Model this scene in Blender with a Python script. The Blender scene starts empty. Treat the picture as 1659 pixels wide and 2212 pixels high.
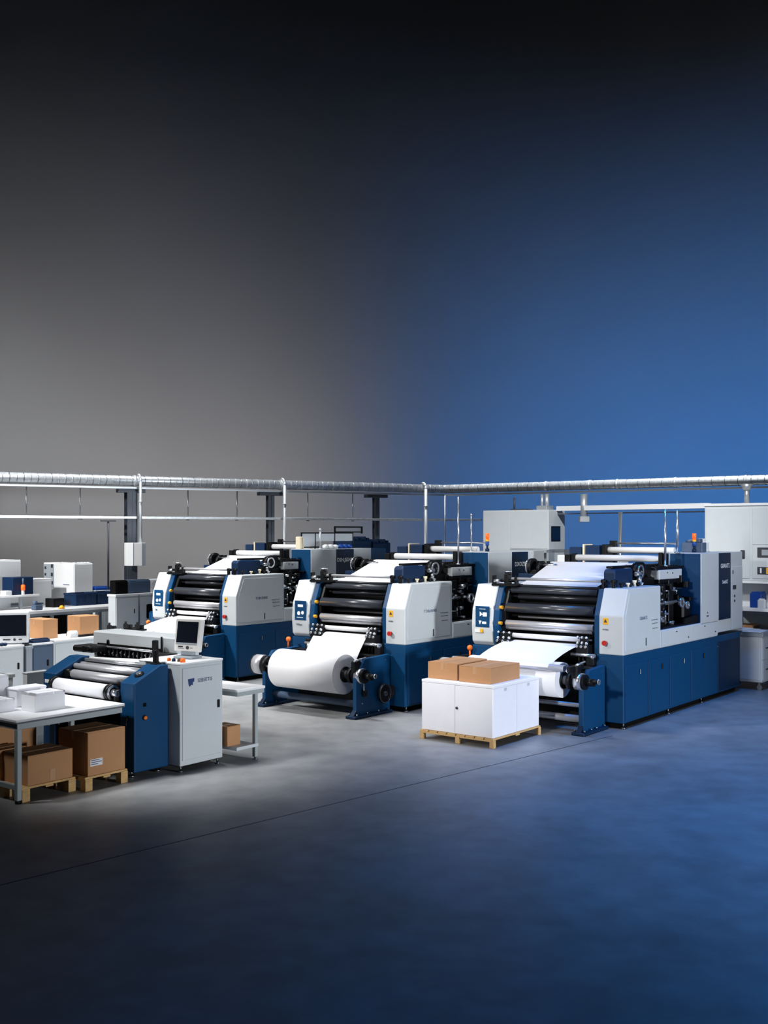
import bpy, bmesh, math, random
from mathutils import Vector, Matrix
PI = math.pi
random.seed(7)
C = bpy.context.scene.collection

# ---------------------------------------------------------------- camera numbers and the hall's own axes
F_PX, CAM_H, HZ, CX = 2296.0, 2.67, 1150.0, 829.5
_n = math.hypot(.610, .792)
U = (.610/_n, .792/_n)          # along the presses
V = (-U[1], U[0])               # across them
TH = math.atan2(U[1], U[0])
def world(u, v, z=0.0):
    return Vector((u*U[0]+v*V[0], u*U[1]+v*V[1], z))

# ---------------------------------------------------------------- materials
def srgb(r, g, b):
    f = lambda c: (c/255/12.92) if c/255 <= .04045 else ((c/255+.055)/1.055)**2.4
    return (f(r), f(g), f(b), 1)
MATS = {}
def mat(name, col, rough=.5, metal=0.0, var=0.0, scale=6.0, bump=0.0, bscale=200.0, coat=0.0, emit=None, estr=0.0, stretch=None, spec=None):
    m = bpy.data.materials.new(name); m.use_nodes = True
    nt = m.node_tree; b = nt.nodes['Principled BSDF']
    b.inputs['Base Color'].default_value = col
    b.inputs['Roughness'].default_value = rough
    b.inputs['Metallic'].default_value = metal
    b.inputs['Coat Weight'].default_value = coat
    if spec is not None: b.inputs['Specular IOR Level'].default_value = spec
    tc = nt.nodes.new('ShaderNodeTexCoord')
    src = tc.outputs['Object']
    if stretch:
        mp = nt.nodes.new('ShaderNodeMapping'); mp.inputs['Scale'].default_value = stretch
        nt.links.new(src, mp.inputs[0]); src = mp.outputs[0]
    n = nt.nodes.new('ShaderNodeTexNoise'); n.inputs['Scale'].default_value = scale; n.inputs['Detail'].default_value = 5
    nt.links.new(src, n.inputs['Vector'])
    r = nt.nodes.new('ShaderNodeValToRGB')
    v = max(var, .015)
    r.color_ramp.elements[0].position = .3; r.color_ramp.elements[1].position = .7
    r.color_ramp.elements[0].color = tuple(c*(1-v) for c in col[:3])+(1,)
    r.color_ramp.elements[1].color = tuple(min(1, c*(1+v)) for c in col[:3])+(1,)
    nt.links.new(n.outputs['Fac'], r.inputs[0]); nt.links.new(r.outputs[0], b.inputs['Base Color'])
    if bump:
        n2 = nt.nodes.new('ShaderNodeTexNoise'); n2.inputs['Scale'].default_value = bscale
        nt.links.new(src, n2.inputs['Vector'])
        bp = nt.nodes.new('ShaderNodeBump'); bp.inputs['Strength'].default_value = bump; bp.inputs['Distance'].default_value = .01
        nt.links.new(n2.outputs['Fac'], bp.inputs['Height']); nt.links.new(bp.outputs[0], b.inputs['Normal'])
    if emit:
        b.inputs['Emission Color'].default_value = emit; b.inputs['Emission Strength'].default_value = estr
    MATS[name] = m
    return m
WHITE  = mat('white_powder_coat', srgb(226,228,230), .42)
GREY   = mat('light_grey_powder_coat', srgb(198,204,208), .42)
MID    = mat('mid_grey_paint', srgb(150,158,166), .45)
SLATE  = mat('slate_blue_paint', srgb(70,88,112), .5)
BLUE   = mat('press_blue_paint', srgb(4,62,104), .45, var=.03, spec=.25)
NAVY   = mat('navy_paint', srgb(0,32,62), .45, spec=.3)
DKBLUE = mat('dark_blue_plastic', srgb(10,40,74), .5, spec=.3)
BLACK  = mat('black_steel', srgb(13,14,17), .42, spec=.25)
PLINTH = mat('matt_black_plinth', srgb(8,8,9), .8, spec=.1)
CHROME = mat('polished_chrome', srgb(215,218,224), .24, .85)
STEEL  = mat('brushed_steel', srgb(150,153,158), .3, 1.0, var=.06, scale=30)
SILVER = mat('satin_silver_roller', srgb(205,205,210), .34, .55)
RUBBER = mat('black_rubber_roller', srgb(50,53,60), .3, spec=.6)
LROLL  = mat('pale_grey_roller', srgb(225,225,226), .35)
PAPER  = mat('white_paper', srgb(230,230,234), .75)
CARTON = mat('corrugated_cardboard', srgb(184,136,94), .8, var=.05, scale=3, bump=.05, bscale=90)
CARTIN = mat('cardboard_shadowed_seam', srgb(120,88,58), .85)
TAPE   = mat('packing_tape', srgb(192,150,112), .35)
WOOD   = mat('pine_pallet_wood', srgb(206,168,112), .75, var=.18, scale=5, stretch=(2,14,14))
WBOX   = mat('white_card', srgb(240,240,246), .7)
WTOP   = mat('white_laminate', srgb(240,240,242), .35)
ALU    = mat('aluminium_profile', srgb(176,184,186), .4, .35)
DARKEDGE = mat('dark_table_edge', srgb(95,100,106), .5)
GALV   = mat('galvanised_steel', srgb(176,182,188), .36, .6, var=.16, scale=18)
GALVB  = mat('galvanised_band', srgb(186,192,198), .42, .6)
COLUMN = mat('dark_grey_column_steel', srgb(70,77,88), .5, .2, var=.08)
SCREEN = mat('dark_screen_glass', srgb(22,26,36), .12)
BEIGE  = mat('off_white_monitor_plastic', srgb(226,224,220), .5)
YELLOW = mat('yellow_label', srgb(240,176,30), .5)
ORANGE = mat('orange_plastic', srgb(238,112,24), .4)
ORLAMP = mat('orange_lamp_lens', srgb(255,96,20), .3, emit=srgb(255,96,20), estr=.6)
RED    = mat('red_plastic', srgb(190,32,24), .35)
BRASS  = mat('brass_yellow_knob', srgb(232,168,40), .3, .4)
CREAM  = mat('cream_lamp_glass', srgb(240,226,196), .4)
TEXTW  = mat('white_lettering', srgb(250,252,255), .5)
TEXTB  = mat('blue_lettering', srgb(24,52,104), .5)
TEXTG  = mat('grey_lettering', srgb(92,104,124), .5)
TEXTK  = mat('dark_lettering', srgb(48,52,60), .5)
BINBL  = mat('blue_bin_plastic', srgb(14,66,150), .4)
BROWN  = mat('dark_brown_backing_board', srgb(92,62,38), .8)
GLASS  = mat('pale_clear_panel', srgb(196,202,208), .15)

def concrete():
    m = bpy.data.materials.new('polished_concrete'); m.use_nodes = True
    nt = m.node_tree; b = nt.nodes['Principled BSDF']
    tc = nt.nodes.new('ShaderNodeTexCoord')
    n1 = nt.nodes.new('ShaderNodeTexNoise'); n1.inputs['Scale'].default_value = .55; n1.inputs['Detail'].default_value = 9; n1.inputs['Roughness'].default_value = .62
    n1.inputs['Distortion'].default_value = .6
    n2 = nt.nodes.new('ShaderNodeTexNoise'); n2.inputs['Scale'].default_value = 3.5; n2.inputs['Detail'].default_value = 8
    for n in (n1, n2): nt.links.new(tc.outputs['Object'], n.inputs['Vector'])
    mx = nt.nodes.new('ShaderNodeMix'); mx.data_type = 'FLOAT'; mx.inputs[0].default_value = .35
    nt.links.new(n1.outputs['Fac'], mx.inputs[2]); nt.links.new(n2.outputs['Fac'], mx.inputs[3])
    r = nt.nodes.new('ShaderNodeValToRGB')
    r.color_ramp.elements[0].position = .36; r.color_ramp.elements[0].color = (.19,.194,.20,1)
    r.color_ramp.elements[1].position = .64; r.color_ramp.elements[1].color = (.34,.344,.35,1)
    nt.links.new(mx.outputs[0], r.inputs[0]); nt.links.new(r.outputs[0], b.inputs['Base Color'])
    r2 = nt.nodes.new('ShaderNodeMapRange'); r2.inputs[3].default_value = .38; r2.inputs[4].default_value = .55
    nt.links.new(n1.outputs['Fac'], r2.inputs[0]); nt.links.new(r2.outputs[0], b.inputs['Roughness'])
    b.inputs['Specular IOR Level'].default_value = .4
    return m
CONCRETE = concrete()
WALLP = mat('plain_grey_wall_paint', srgb(178,178,180), .9, var=.02, scale=.4)
JOINT = mat('floor_joint_filler', srgb(40,42,46), .7)

# ---------------------------------------------------------------- mesh builder
class MB:
    def __init__(s): s.bm = bmesh.new()
    def _merge(s, t, mi=0):
        for f in t.faces: f.material_index = mi
        me = bpy.data.meshes.new('tmp'); t.to_mesh(me); t.free()
        s.bm.from_mesh(me); bpy.data.meshes.remove(me)
    def box(s, x0, x1, y0, y1, z0, z1, bev=0.0, mi=0, seg=1):
        t = bmesh.new()
        bmesh.ops.create_cube(t, size=1)
        for v in t.verts:
            v.co = ((x0+x1)/2+v.co.x*(x1-x0), (y0+y1)/2+v.co.y*(y1-y0), (z0+z1)/2+v.co.z*(z1-z0))
        if bev: bmesh.ops.bevel(t, geom=list(t.edges), offset=bev, segments=seg, affect='EDGES', profile=.5)
        s._merge(t, mi); return s
    def cyl(s, p, q, r, n=24, r2=None, mi=0, cap=True):
        p, q = Vector(p), Vector(q); d = q-p; L = d.length
        t = bmesh.new()
        bmesh.ops.create_cone(t, cap_ends=cap, segments=n, radius1=r, radius2=r if r2 is None else r2, depth=L)
        M = Matrix.Translation((p+q)/2) @ d.to_track_quat('Z', 'Y').to_matrix().to_4x4()
        bmesh.ops.transform(t, matrix=M, verts=t.verts)
        for f in t.faces:
            if len(f.verts) == 4: f.smooth = True
        s._merge(t, mi); return s
    def prism(s, pts, axis, a, b, bev=0.0, mi=0, smooth=False, seg=1):
        """outline in the plane across `axis`, pushed from a to b"""
        t = bmesh.new()
        def P(c, h):
            return {'x': (h, c[0], c[1]), 'y': (c[0], h, c[1]), 'z': (c[0], c[1], h)}[axis]
        lo = [t.verts.new(P(c, a)) for c in pts]; hi = [t.verts.new(P(c, b)) for c in pts]
        t.faces.new(lo); t.faces.new(hi[::-1])
        n = len(pts)
        for i in range(n):
            f = t.faces.new((lo[i], hi[i], hi[(i+1) % n], lo[(i+1) % n])); f.smooth = smooth
        bmesh.ops.recalc_face_normals(t, faces=t.faces)
        if bev: bmesh.ops.bevel(t, geom=list(t.edges), offset=bev, segments=seg, affect='EDGES', profile=.5)
        s._merge(t, mi); return s
    def sheet(s, path, y0, y1, th=.004, mi=0):
        """a thick sheet following an xz path, spanning y0..y1"""
        up = []
        for i in range(len(path)):
            a = Vector(path[max(i-1, 0)]); b = Vector(path[min(i+1, len(path)-1)])
            d = (b-a).normalized(); up.append(Vector((-d.y, d.x)))
        top = [Vector(p)+n*th/2 for p, n in zip(path, up)]; bot = [Vector(p)-n*th/2 for p, n in zip(path, up)]
        return s.prism([tuple(p) for p in top]+[tuple(p) for p in bot[::-1]], 'y', y0, y1, mi=mi, smooth=True)
    def tube(s, pts, r, n=10, mi=0):
        for a, b in zip(pts[:-1], pts[1:]): s.cyl(a, b, r, n, mi=mi)
        for p in pts[1:-1]: s.ball(p, r, n, mi=mi)
        return s
    def ball(s, c, r, n=12, sx=1, sy=1, sz=1, mi=0):
        t = bmesh.new(); bmesh.ops.create_uvsphere(t, u_segments=n, v_segments=max(6, n//2+2), radius=r)
        for v in t.verts: v.co = (c[0]+v.co.x*sx, c[1]+v.co.y*sy, c[2]+v.co.z*sz)
        for f in t.faces: f.smooth = True
        s._merge(t, mi); return s
    def ring(s, p, q, ro, ri, n=32, mi=0):
        p, q = Vector(p), Vector(q); d = q-p
        M = Matrix.Translation(p) @ d.to_track_quat('Z', 'Y').to_matrix().to_4x4()
        t = bmesh.new(); L = d.length
        R = []
        for (r, z) in ((ro, 0), (ro, L), (ri, L), (ri, 0)):
            R.append([t.verts.new(M @ Vector((r*math.cos(2*PI*i/n), r*math.sin(2*PI*i/n), z))) for i in range(n)])
        for k in range(4):
            for i in range(n):
                f = t.faces.new((R[k][i], R[k][(i+1) % n], R[(k+1) % 4][(i+1) % n], R[(k+1) % 4][i]))
                f.smooth = k in (0, 2)
        bmesh.ops.recalc_face_normals(t, faces=t.faces)
        s._merge(t, mi); return s
    def build(s, name, mats, parent=None, loc=None, rz=None):
        me = bpy.data.meshes.new(name); s.bm.to_mesh(me); s.bm.free()
        for m in (mats if isinstance(mats, (list, tuple)) else [mats]): me.materials.append(m)
        o = bpy.data.objects.new(name, me); C.objects.link(o)
        if parent: o.parent = parent
        if loc is not None: o.location = loc
        if rz is not None: o.rotation_euler.z = rz
        return o
def tag(o, label=None, cat=None, group=None, kind=None):
    if label: o['label'] = label
    if cat: o['category'] = cat
    if group: o['group'] = group
    if kind: o['kind'] = kind
    return o
def thing(name, label, cat, u, v, z=0.0, group=None, rz=0.0):
    o = bpy.data.objects.new(name, None); C.objects.link(o)
    o.empty_display_size = .1
    o.location = world(u, v, z); o.rotation_euler.z = TH+rz
    return tag(o, label, cat, group)
def solo(mb, name, mats, label, cat, u, v, z=0.0, group=None, rz=0.0):
    o = mb.build(name, mats, None, world(u, v, z), TH+rz)
    return tag(o, label, cat, group)
def copy_tree(o, parent=None):
    c = o.copy(); C.objects.link(c); c.parent = parent
    for ch in [k for k in bpy.data.objects if k.parent == o]: copy_tree(ch, c)
    return c
def text(s, size, pos, face, m, parent, name='lettering', depth=.002, sx=1.0, align='CENTER', rot=None):
    """solid lettering lying on a face: 'side' looks to -y, 'front' looks to -x, 'top' to +z"""
    cu = bpy.data.curves.new('t', 'FONT'); cu.body = s; cu.size = size; cu.extrude = depth/2
    cu.align_x = align; cu.align_y = 'CENTER'; cu.resolution_u = 2
    t = bpy.data.objects.new('t', cu); C.objects.link(t)
    dg = bpy.context.evaluated_depsgraph_get()
    me = bpy.data.meshes.new_from_object(t.evaluated_get(dg)); me.name = name
    bpy.data.objects.remove(t); bpy.data.curves.remove(cu)
    me.materials.clear(); me.materials.append(m)
    o = bpy.data.objects.new(name, me); C.objects.link(o); o.parent = parent
    o.location = pos; o.scale = (sx, 1, 1)
    o.rotation_euler = rot if rot else {'side': (PI/2, 0, 0), 'front': (PI/2, 0, -PI/2), 'top': (0, 0, 0)}[face]
    return o

# ---------------------------------------------------------------- the setting
def build_shell():
    f = MB(); f.box(-26, 34, -6, 46, -.2, 0)
    tag(f.build('floor', CONCRETE), kind='structure')
    j = MB()
    P = [Vector((-6.0, 4.95, 0)), Vector((1.87, 12.82, 0)), Vector((3.0, 13.95, 0))]
    d = (P[1]-P[0]).normalized(); n = Vector((-d.y, d.x, 0))
    for p, q in zip(P[:-1], P[1:]):
        t = bmesh.new()
        vs = [t.verts.new(c) for c in (p-n*.006, q-n*.006, q+n*.006, p+n*.006)]
        vz = [t.verts.new(v.co+Vector((0, 0, .0015))) for v in vs]
        t.faces.new(vz)
        for i in range(4): t.faces.new((vs[i], vs[(i+1) % 4], vz[(i+1) % 4], vz[i]))
        j._merge(t)
    tag(j.build('trim_1', JOINT), kind='structure')
    # back wall: two runs meeting in a wide rounded corner
    A, B, D = Vector((-27, 22.2)), Vector((4.6, 42.0)), Vector((32, 22.3))
    pts = [A]
    r = 13.0
    e1, e2 = (A-B).normalized(), (D-B).normalized()
    p1, p2 = B+e1*r, B+e2*r
    for i in range(25):
        t = i/24; pts.append(p1*(1-t)**2+B*2*t*(1-t)+p2*t*t)
    pts.append(D)
    off = []
    for i, p in enumerate(pts):
        a, b = pts[max(i-1, 0)], pts[min(i+1, len(pts)-1)]
        dd = (b-a).normalized(); off.append(p+Vector((-dd.y, dd.x))*.3)
    w = MB(); w.prism([tuple(p) for p in pts]+[tuple(p) for p in off[::-1]], 'z', 0, 26, smooth=True)
    tag(w.build('wall_back', WALLP), kind='structure')
build_shell()

# ---------------------------------------------------------------- printing presses
def cover_profile(o=0.0):
    return [(0+o, 1.0), (0+o, 1.53), (.15+o, 1.9-o), (1.25-o, 1.9-o), (1.25-o, 1.0)]

def press(label, u, v, W, tx, words, front_bar, extra_stripe=False, doors=((.05,.78),(.80,1.55),(1.57,2.37),(2.39,3.2)), seed=1, panel='a'):
    rnd = random.Random(seed)
    P = thing('printing_press', label, 'printing press', u, v, 0, 'web printing presses')
    L = tx+1.88
    LB = L-.12
    yl = W-.36
    # lower body
    b = MB()
    b.box(0, LB, 0, .40, .08, 1.0, .008)
    b.box(0, LB, yl, W, .08, 1.0, .008)
    b.box(.5, LB, .40, yl, .08, 1.0)
    b.build('lower_body', BLUE, P)
    pl = MB(); pl.box(.06, LB-.06, .06, W-.06, .0, .08); pl.build('plinth', PLINTH, P)
    for (x, y) in ((.08, .04), (.08, .34), (1.6, .04), (2.9, .04)):
        ft = MB(); ft.cyl((x, y, 0), (x, y, .02), .035, 16); ft.cyl((x, y, .02), (x, y, .085), .014, 10); ft.build('levelling_foot', STEEL, P)
    for i, (a, c) in enumerate(doors):
        d = MB(); d.box(a, c, -.012, .0, .11, .86 if i < 9 else .9, .004); do = d.build('door', BLUE, P)
        h = MB(); h.box(a+.62*(c-a)-.012, a+.62*(c-a)+.012, -.03, -.012, .70, .78, .006)
        h.build('door_latch', BLACK if i % 2 else STEEL, do)
    # right housing, bevelled forehead
    h = MB(); h.prism(cover_profile(), 'y', 0, .36, .014, seg=2); h.build('drive_housing', GREY, P)
    d = MB(); d.prism([(.06, 1.06), (.06, 1.52), (.19, 1.84), (1.19, 1.84), (1.19, 1.06)], 'y', -.008, .002, .003); d.build('access_panel', GREY, P)
    h = MB(); h.prism([(.02, .96), (.02, 1.53), (.16, 1.885), (.6, 1.885), (.6, .96)], 'y', .36, .44, .006); h.build('blue_side_trim', BLUE, P)
    # left housing with the control panel
    h = MB(); h.prism([(0, 1.06), (-.02, 1.3), (0, 1.53), (.15, 1.9), (1.25, 1.9), (1.25, 1.0), (.06, 1.0)], 'y', yl, W, .014, seg=2); h.build('control_housing', GREY, P)
    h = MB(); h.prism([(.03, 1.02), (.0, 1.3), (.03, 1.53), (.17, 1.885), (.6, 1.885), (.6, 1.02)], 'y', yl-.09, yl, .006); h.build('blue_side_trim', BLUE, P)
    cp = MB(); cp.box(-.026, -.012, W-.31, W-.07, 1.27, 1.58, .004)
    cpo = cp.build('control_panel', BLUE, P)
    k = MB()
    if panel == 'a':
        k.cyl((-.03, W-.16, 1.38), (-.026, W-.16, 1.38), .032, 16); k.cyl((-.03, W-.24, 1.39), (-.026, W-.24, 1.39), .028, 16)
        k.box(-.03, -.026, W-.25, W-.14, 1.48, 1.52)
        k.box(-.03, -.026, W-.25, W-.12, 1.31, 1.318)
    else:
        k.prism([(W-.15, 1.43), (W-.15, 1.50), (W-.2, 1.46)], 'x', -.03, -.026); k.box(-.03, -.026, W-.27, W-.2, 1.43, 1.49)
        k.box(-.03, -.026, W-.26, W-.19, 1.32, 1.355); k.prism([(W-.13, 1.365), (W-.18, 1.365), (W-.15, 1.31)], 'x', -.03, -.026)
        k.box(-.03, -.026, W-.25, W-.14, 1.535, 1.542)
    k.build('panel_display', TEXTW, cpo)
    text(words[3], .05, (-.024, W-.1, 1.2), 'front', TEXTK, P, align='LEFT')
    if panel == 'b':
        wl = MB(); wl.box(-.028, -.010, W-.2, W-.06, 1.19, 1.24); wl.build('warning_label', WHITE, P)
        wl = MB(); wl.box(-.030, -.010, W-.2, W-.15, 1.19, 1.245); wl.build('warning_label', YELLOW, P)
    # marks on the right housing
    wl = MB(); wl.box(-.006, .004, .22, .30, 1.41, 1.50, .002); wo = wl.build('warning_label', YELLOW, P)
    tr = MB(); tr.prism([(.235, 1.44), (.285, 1.44), (.26, 1.485)], 'x', -.009, -.005); tr.build('warning_triangle', TEXTK, wo)
    text('MTBIN', .03, (-.006, .26, 1.34), 'front', TEXTK, P)
    e = MB(); e.cyl((0, .26, 1.16), (-.03, .26, 1.16), .026, 18); eo = e.build('emergency_stop', BLACK, P)
    e = MB(); e.cyl((-.03, .26, 1.16), (-.055, .26, 1.16), .034, 18); e.build('red_button', RED, eo)
    text(words[0], .066, (.64, -.009, 1.47), 'side', TEXTB, P)
    for z, w in ((1.42, .24), (1.37, .22), (1.30, .2)):
        s = MB(); s.box(1.14-w, 1.12, -.011, -.006, z, z+.01); s.build('caption_line', TEXTG, P)
    s = MB(); s.box(.705, .73, -.014, -.006, 1.08, 1.19, .003); s.build('panel_lock', TEXTK, P)
    # low drive cover between housing and tower
    lx = tx+.72
    c = MB(); c.box(1.255, lx, 0, .9, 1.0, 1.255, .008); co = c.build('low_cover', GREY, P)
    mid = (1.255+lx)/2
    for a, q in ((1.265, mid-.004), (mid+.004, lx-.01)):
        d = MB(); d.box(a, q, -.008, .002, 1.02, 1.235, .003); do = d.build('cover_flap', GREY, P)
        h = MB(); h.box((a+q)/2-.03, (a+q)/2+.01, -.014, -.008, 1.19, 1.205); h.cyl((q-.12, -.008, 1.08), (q-.12, -.018, 1.08), .012, 10); h.build('flap_lock', TEXTK, do)
    c = MB(); c.box(1.26, lx-.05, .04, .88, 1.255, 1.275); c.build('drip_tray', BLACK, P)
    # inner frame plates and rollers
    for (a, q) in ((.44, .47), (yl-.16, yl-.09)):
        m = MB(); m.prism([(.1, .98), (.1, 1.52), (.24, 1.87), (1.2, 1.87), (1.2, .98)], 'y', a, q); m.build('roller_frame', BLACK, P)
    m = MB(); m.box(.5, .56, .47, yl-.16, 1.0, 1.86); m.box(.3, .5, .47, yl-.16, 1.58, 1.6); m.box(.28, .5, .47, yl-.16, 1.44, 1.46); m.build('back_plate', BLACK, P)
    y0, y1 = .47, yl-.16
    def roller(x, z, r, ma, a=None, q=None):
        a = y0 if a is None else a; q = y1 if q is None else q
        t = MB(); t.cyl((x, a, z), (x, q, z), r, 40); o = t.build('roller', ma, P)
        if a > y0 or q < y1:
            s = MB(); s.cyl((x, y0, z), (x, y1, z), r*.45, 16); s.build('roller_shaft', STEEL, o)
        return o
    roller(.2, 1.825, .046, RUBBER, q=y1-.05); roller(.27, 1.727, .034, RUBBER, q=y1-.12)
    roller(.11, 1.572, .068, RUBBER, q=y1-.02); roller(.26, 1.43, .014, SILVER, q=y1-.12)
    roller(.075, 1.345, .048, SILVER, q=y1-.03); roller(.10, 1.285, .034, SILVER, a=.5, q=y1-.02)
    roller(.02, 1.18, .035, LROLL, a=.62, q=y1-.16); roller(.26, 1.885, .02, RUBBER); roller(.36, 1.50, .05, RUBBER)
    for z, x in ((1.572, .03), (1.345, .0)):
        t = MB(); t.cyl((x, y1+.01, z), (x, y1+.06, z), .026, 14); t.ball((x-.02, y1+.035, z), .022); t.build('roller_knob', BRASS, P)
    # web-guide brackets under the rollers
    for side, (ya, yb) in enumerate(((.47, .66), (yl-.36, yl-.12))):
        br = MB(); wt = MB()
        br.box(-.12, .5, ya, yb, .98, 1.12, .01)
        br.box(-.05, .3, ya+.03, yb-.03, 1.11, 1.22, .01)
        for i in range(3):
            y = ya+.03+i*(yb-ya-.06)/2
            wt.cyl((-.14, y, 1.10), (-.10, y, 1.10), .018, 10); wt.ball((-.1, y, 1.14+.012*rnd.random()), .024, 8)
            wt.ball((-.04, y+.03, 1.215), .022, 8)
            br.cyl((-.06, y, .80), (-.06, y, 1.0), .016, 8)
        if side == 0:
            br.box(-.08, .2, .40, .52, .78, 1.0, .01); rd = MB(); rd.cyl((-.12, .36, .985), (-.12, .72, .985), .024, 14); rd.ball((-.12, .40, .965), .03, 8); rd.build('guide_rod', CHROME, P)
        else:
            br.box(-.1, .3, yl-.3, yl, .74, .99, .01); rd = MB(); rd.cyl((-.12, yl-.45, .93), (-.12, yl-.02, .93), .022, 12); rd.cyl((-.13, yl-.1, .82), (-.13, yl-.1, .93), .03, 10); rd.build('guide_rod', CHROME, P)
        br.build('web_guide_bracket', BLACK, P); wt.build('web_guide_fittings', CHROME, P)
    dk = MB(); dk.box(.46, .5, .4, yl, .1, 1.0); dk.build('inner_guard', PLINTH, P)
    t = MB(); t.ball((-.16, W-.06, .97), .042); t.cyl((-.16, W-.06, .83), (-.16, W-.06, .94), .014, 8); t.build('orange_handle', ORANGE, P)
    # carrier roller for the paper web (paper itself is a thing of its own)
    t = MB(); t.cyl((.01, .5, 1.065), (.01, yl-.2, 1.065), .036, 28); t.build('web_roller', RUBBER, P)
    # top bar with posts
    t = MB(); t.cyl((.2, .36, 1.99), (.2, yl-.2, 1.99), .02, 18); t.build('top_bar', SILVER, P)
    for y in (.24, .39):
        t = MB(); t.box(.17, .23, y-.018, y+.018, 1.89, 2.02, .006); t.cyl((.2, y-.05, 1.99), (.2, y+.03, 1.99), .025, 12); t.build('bar_post', BLACK, P)
    t = MB()
    t.box(.14, .26, yl-.17, yl-.10, 1.88, 2.06, .01); t.cyl((.2, yl-.14, 2.04), (.2, yl-.14, 2.09), .05, 16)
    t.box(.16, .24, yl-.30, yl-.26, 1.88, 2.02, .008); t.box(.16, .24, yl+.08, yl+.12, 1.88, 2.03, .008)
    t.cyl((.2, yl-.3, 1.96), (.2, yl+.12, 1.96), .022, 12); t.box(.12, .32, yl-.32, yl+.1, 1.88, 1.91)
    t.build('bar_clamp', BLACK, P)
    t = MB(); t.cyl((.16, yl-.02, 1.95), (.16, yl+.07, 1.95), .028, 14); t.cyl((.2, yl-.14, 2.085), (.2, yl-.14, 2.10), .056, 16); t.build('clamp_knob', CHROME, P)
    # body behind the rollers
    rb = MB(); rb.box(.7, 1.25, .5, yl-.05, 1.0, 1.82); rb.box(1.25, LB-.1, .92, W-.05, 1.0, 2.02, .01); rb.build('rear_body', NAVY, P)
    # works between housing and tower
    k = (tx-1.25)/1.55
    X = lambda f: 1.25+(tx-1.25)*f
    mk = MB(); mc = MB()
    mk.box(X(.05), X(.98), .38, .86, 1.26, 1.98)
    mk.box(X(.2), X(.36), .16, .38, 1.27, 1.9, .01); mk.box(X(.5), X(.62), .2, .38, 1.27, 1.96, .01)
    mk.box(X(.74), X(.93), .12, .4, 1.27, 1.62, .03); mk.box(X(.3), X(.9), .22, .38, 1.9, 1.98, .01)
    for i in range(26):
        x = X(rnd.uniform(.03, .92)); z = rnd.uniform(1.3, 1.9); w = rnd.uniform(.03, .12); hh = rnd.uniform(.03, .13); y = rnd.uniform(.1, .3)
        mk.box(x, x+w, y, .4, z, z+hh, .006)
    mc.cyl((X(0), .16, 1.62), (X(.62), .16, 1.62), .022, 14); mc.cyl((X(.25), .2, 1.59), (X(.62), .2, 1.59), .012, 10)
    mc.cyl((X(.05), .2, 1.5), (X(.3), .2, 1.5), .02, 10); mc.cyl((X(.35), .16, 1.3), (X(.35), .16, 1.5), .016, 10)
    mc.tube([(X(.15), .14, 1.56), (X(.15), .14, 1.42), (X(.33), .14, 1.40)], .013)
    for i in range(22):
        x = X(rnd.uniform(.0, .62)); z = rnd.uniform(1.29, 1.88); y = rnd.uniform(.06, .16)
        if i % 3 == 0: mc.cyl((x, y, z), (x+.05, y, z), rnd.uniform(.01, .022), 10)
        elif i % 3 == 1: mc.cyl((x, y, z), (x, y+.12, z), rnd.uniform(.012, .028), 12)
        else: mc.box(x, x+.05, y, y+.1, z, z+.014, .003)
    for (fx, zz, ro) in ((.66, 1.6, .075), (.8, 1.55, .06)):
        rg = MB(); rg.ring((X(fx), .08, zz), (X(fx), .13, zz), ro, ro*.68); rg.build('bearing_ring', CHROME, P)
    mk.build('drive_works', BLACK, P); mc.build('steel_linkage', CHROME, P)
    t = MB(); t.cyl((X(.72), .22, 1.72), (X(.72), .22, 1.80), .012, 8); t.box(X(.66), X(.8), .18, .26, 1.80, 1.815); t.build('hand_lever', STEEL, P)
    t = MB(); t.prism([(X(.62), 1.28), (X(1.12), 1.28), (X(1.12)-.06, 1.40), (X(.62)+.02, 1.36)], 'y', .03, .06); t.build('splash_guard', BLACK, P)
    # knobs along the top of the right housing
    for i, x in enumerate((.36, .58, .66, .8, .92, 1.04)):
        t = MB(); hh = (.07, .06, .055, .09, .06, .05)[i]
        t.cyl((x, .2, 1.895), (x, .2, 1.9+hh), .018, 12); t.cyl((x, .2, 1.9+hh*.6), (x, .2, 1.9+hh), .03, 12)
        t.build('adjusting_knob', CREAM if i in (1, 3) else (CHROME if i % 2 else BLACK), P)
    # guard, gears and grey box above
    t = MB(); t.prism([(.3, 1.895), (.3, 2.12), (.34, 2.155), (.9, 2.155), (.9, 1.895)], 'y', .27, .44, .02, seg=2); t.build('roller_guard', DKBLUE, P)
    t = MB(); t.box(.8, X(.45), .34, .56, 1.96, 2.02, .01); t.box(.5, X(.8), .40, .5, 2.155, 2.19, .01)
    t.cyl((1.18, .28, 2.10), (1.18, .38, 2.10), .12, 24); t.cyl((1.3, .30, 2.12), (1.3, .4, 2.12), .115, 24); t.box(1.1, X(.5), .3, .5, 1.86, 2.0, .01)
    t.cyl((1.52, .3, 2.1), (1.52, .4, 2.1), .09, 20); t.build('gear_stack', BLACK, P)
    t = MB(); t.cyl((.95, .25, 2.07), (1.1, .25, 2.07), .03, 12); t.ring((1.18, .265, 2.10), (1.18, .285, 2.10), .1, .075)
    t.cyl((1.02, .22, 1.95), (1.02, .22, 2.02), .03, 12); t.box(.95, 1.12, .24, .27, 2.06, 2.10, .006); t.build('gear_fittings', CHROME, P)
    bx0, bx1 = X(.30), X(.86)
    t = MB(); t.box(bx0, bx1, .22, .36, 1.955, 2.105, .008); so = t.build('sensor_box', GREY, P)
    t = MB(); t.box(bx0-.08, bx1+.14, .24, .5, 2.105, 2.15, .008)
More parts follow.
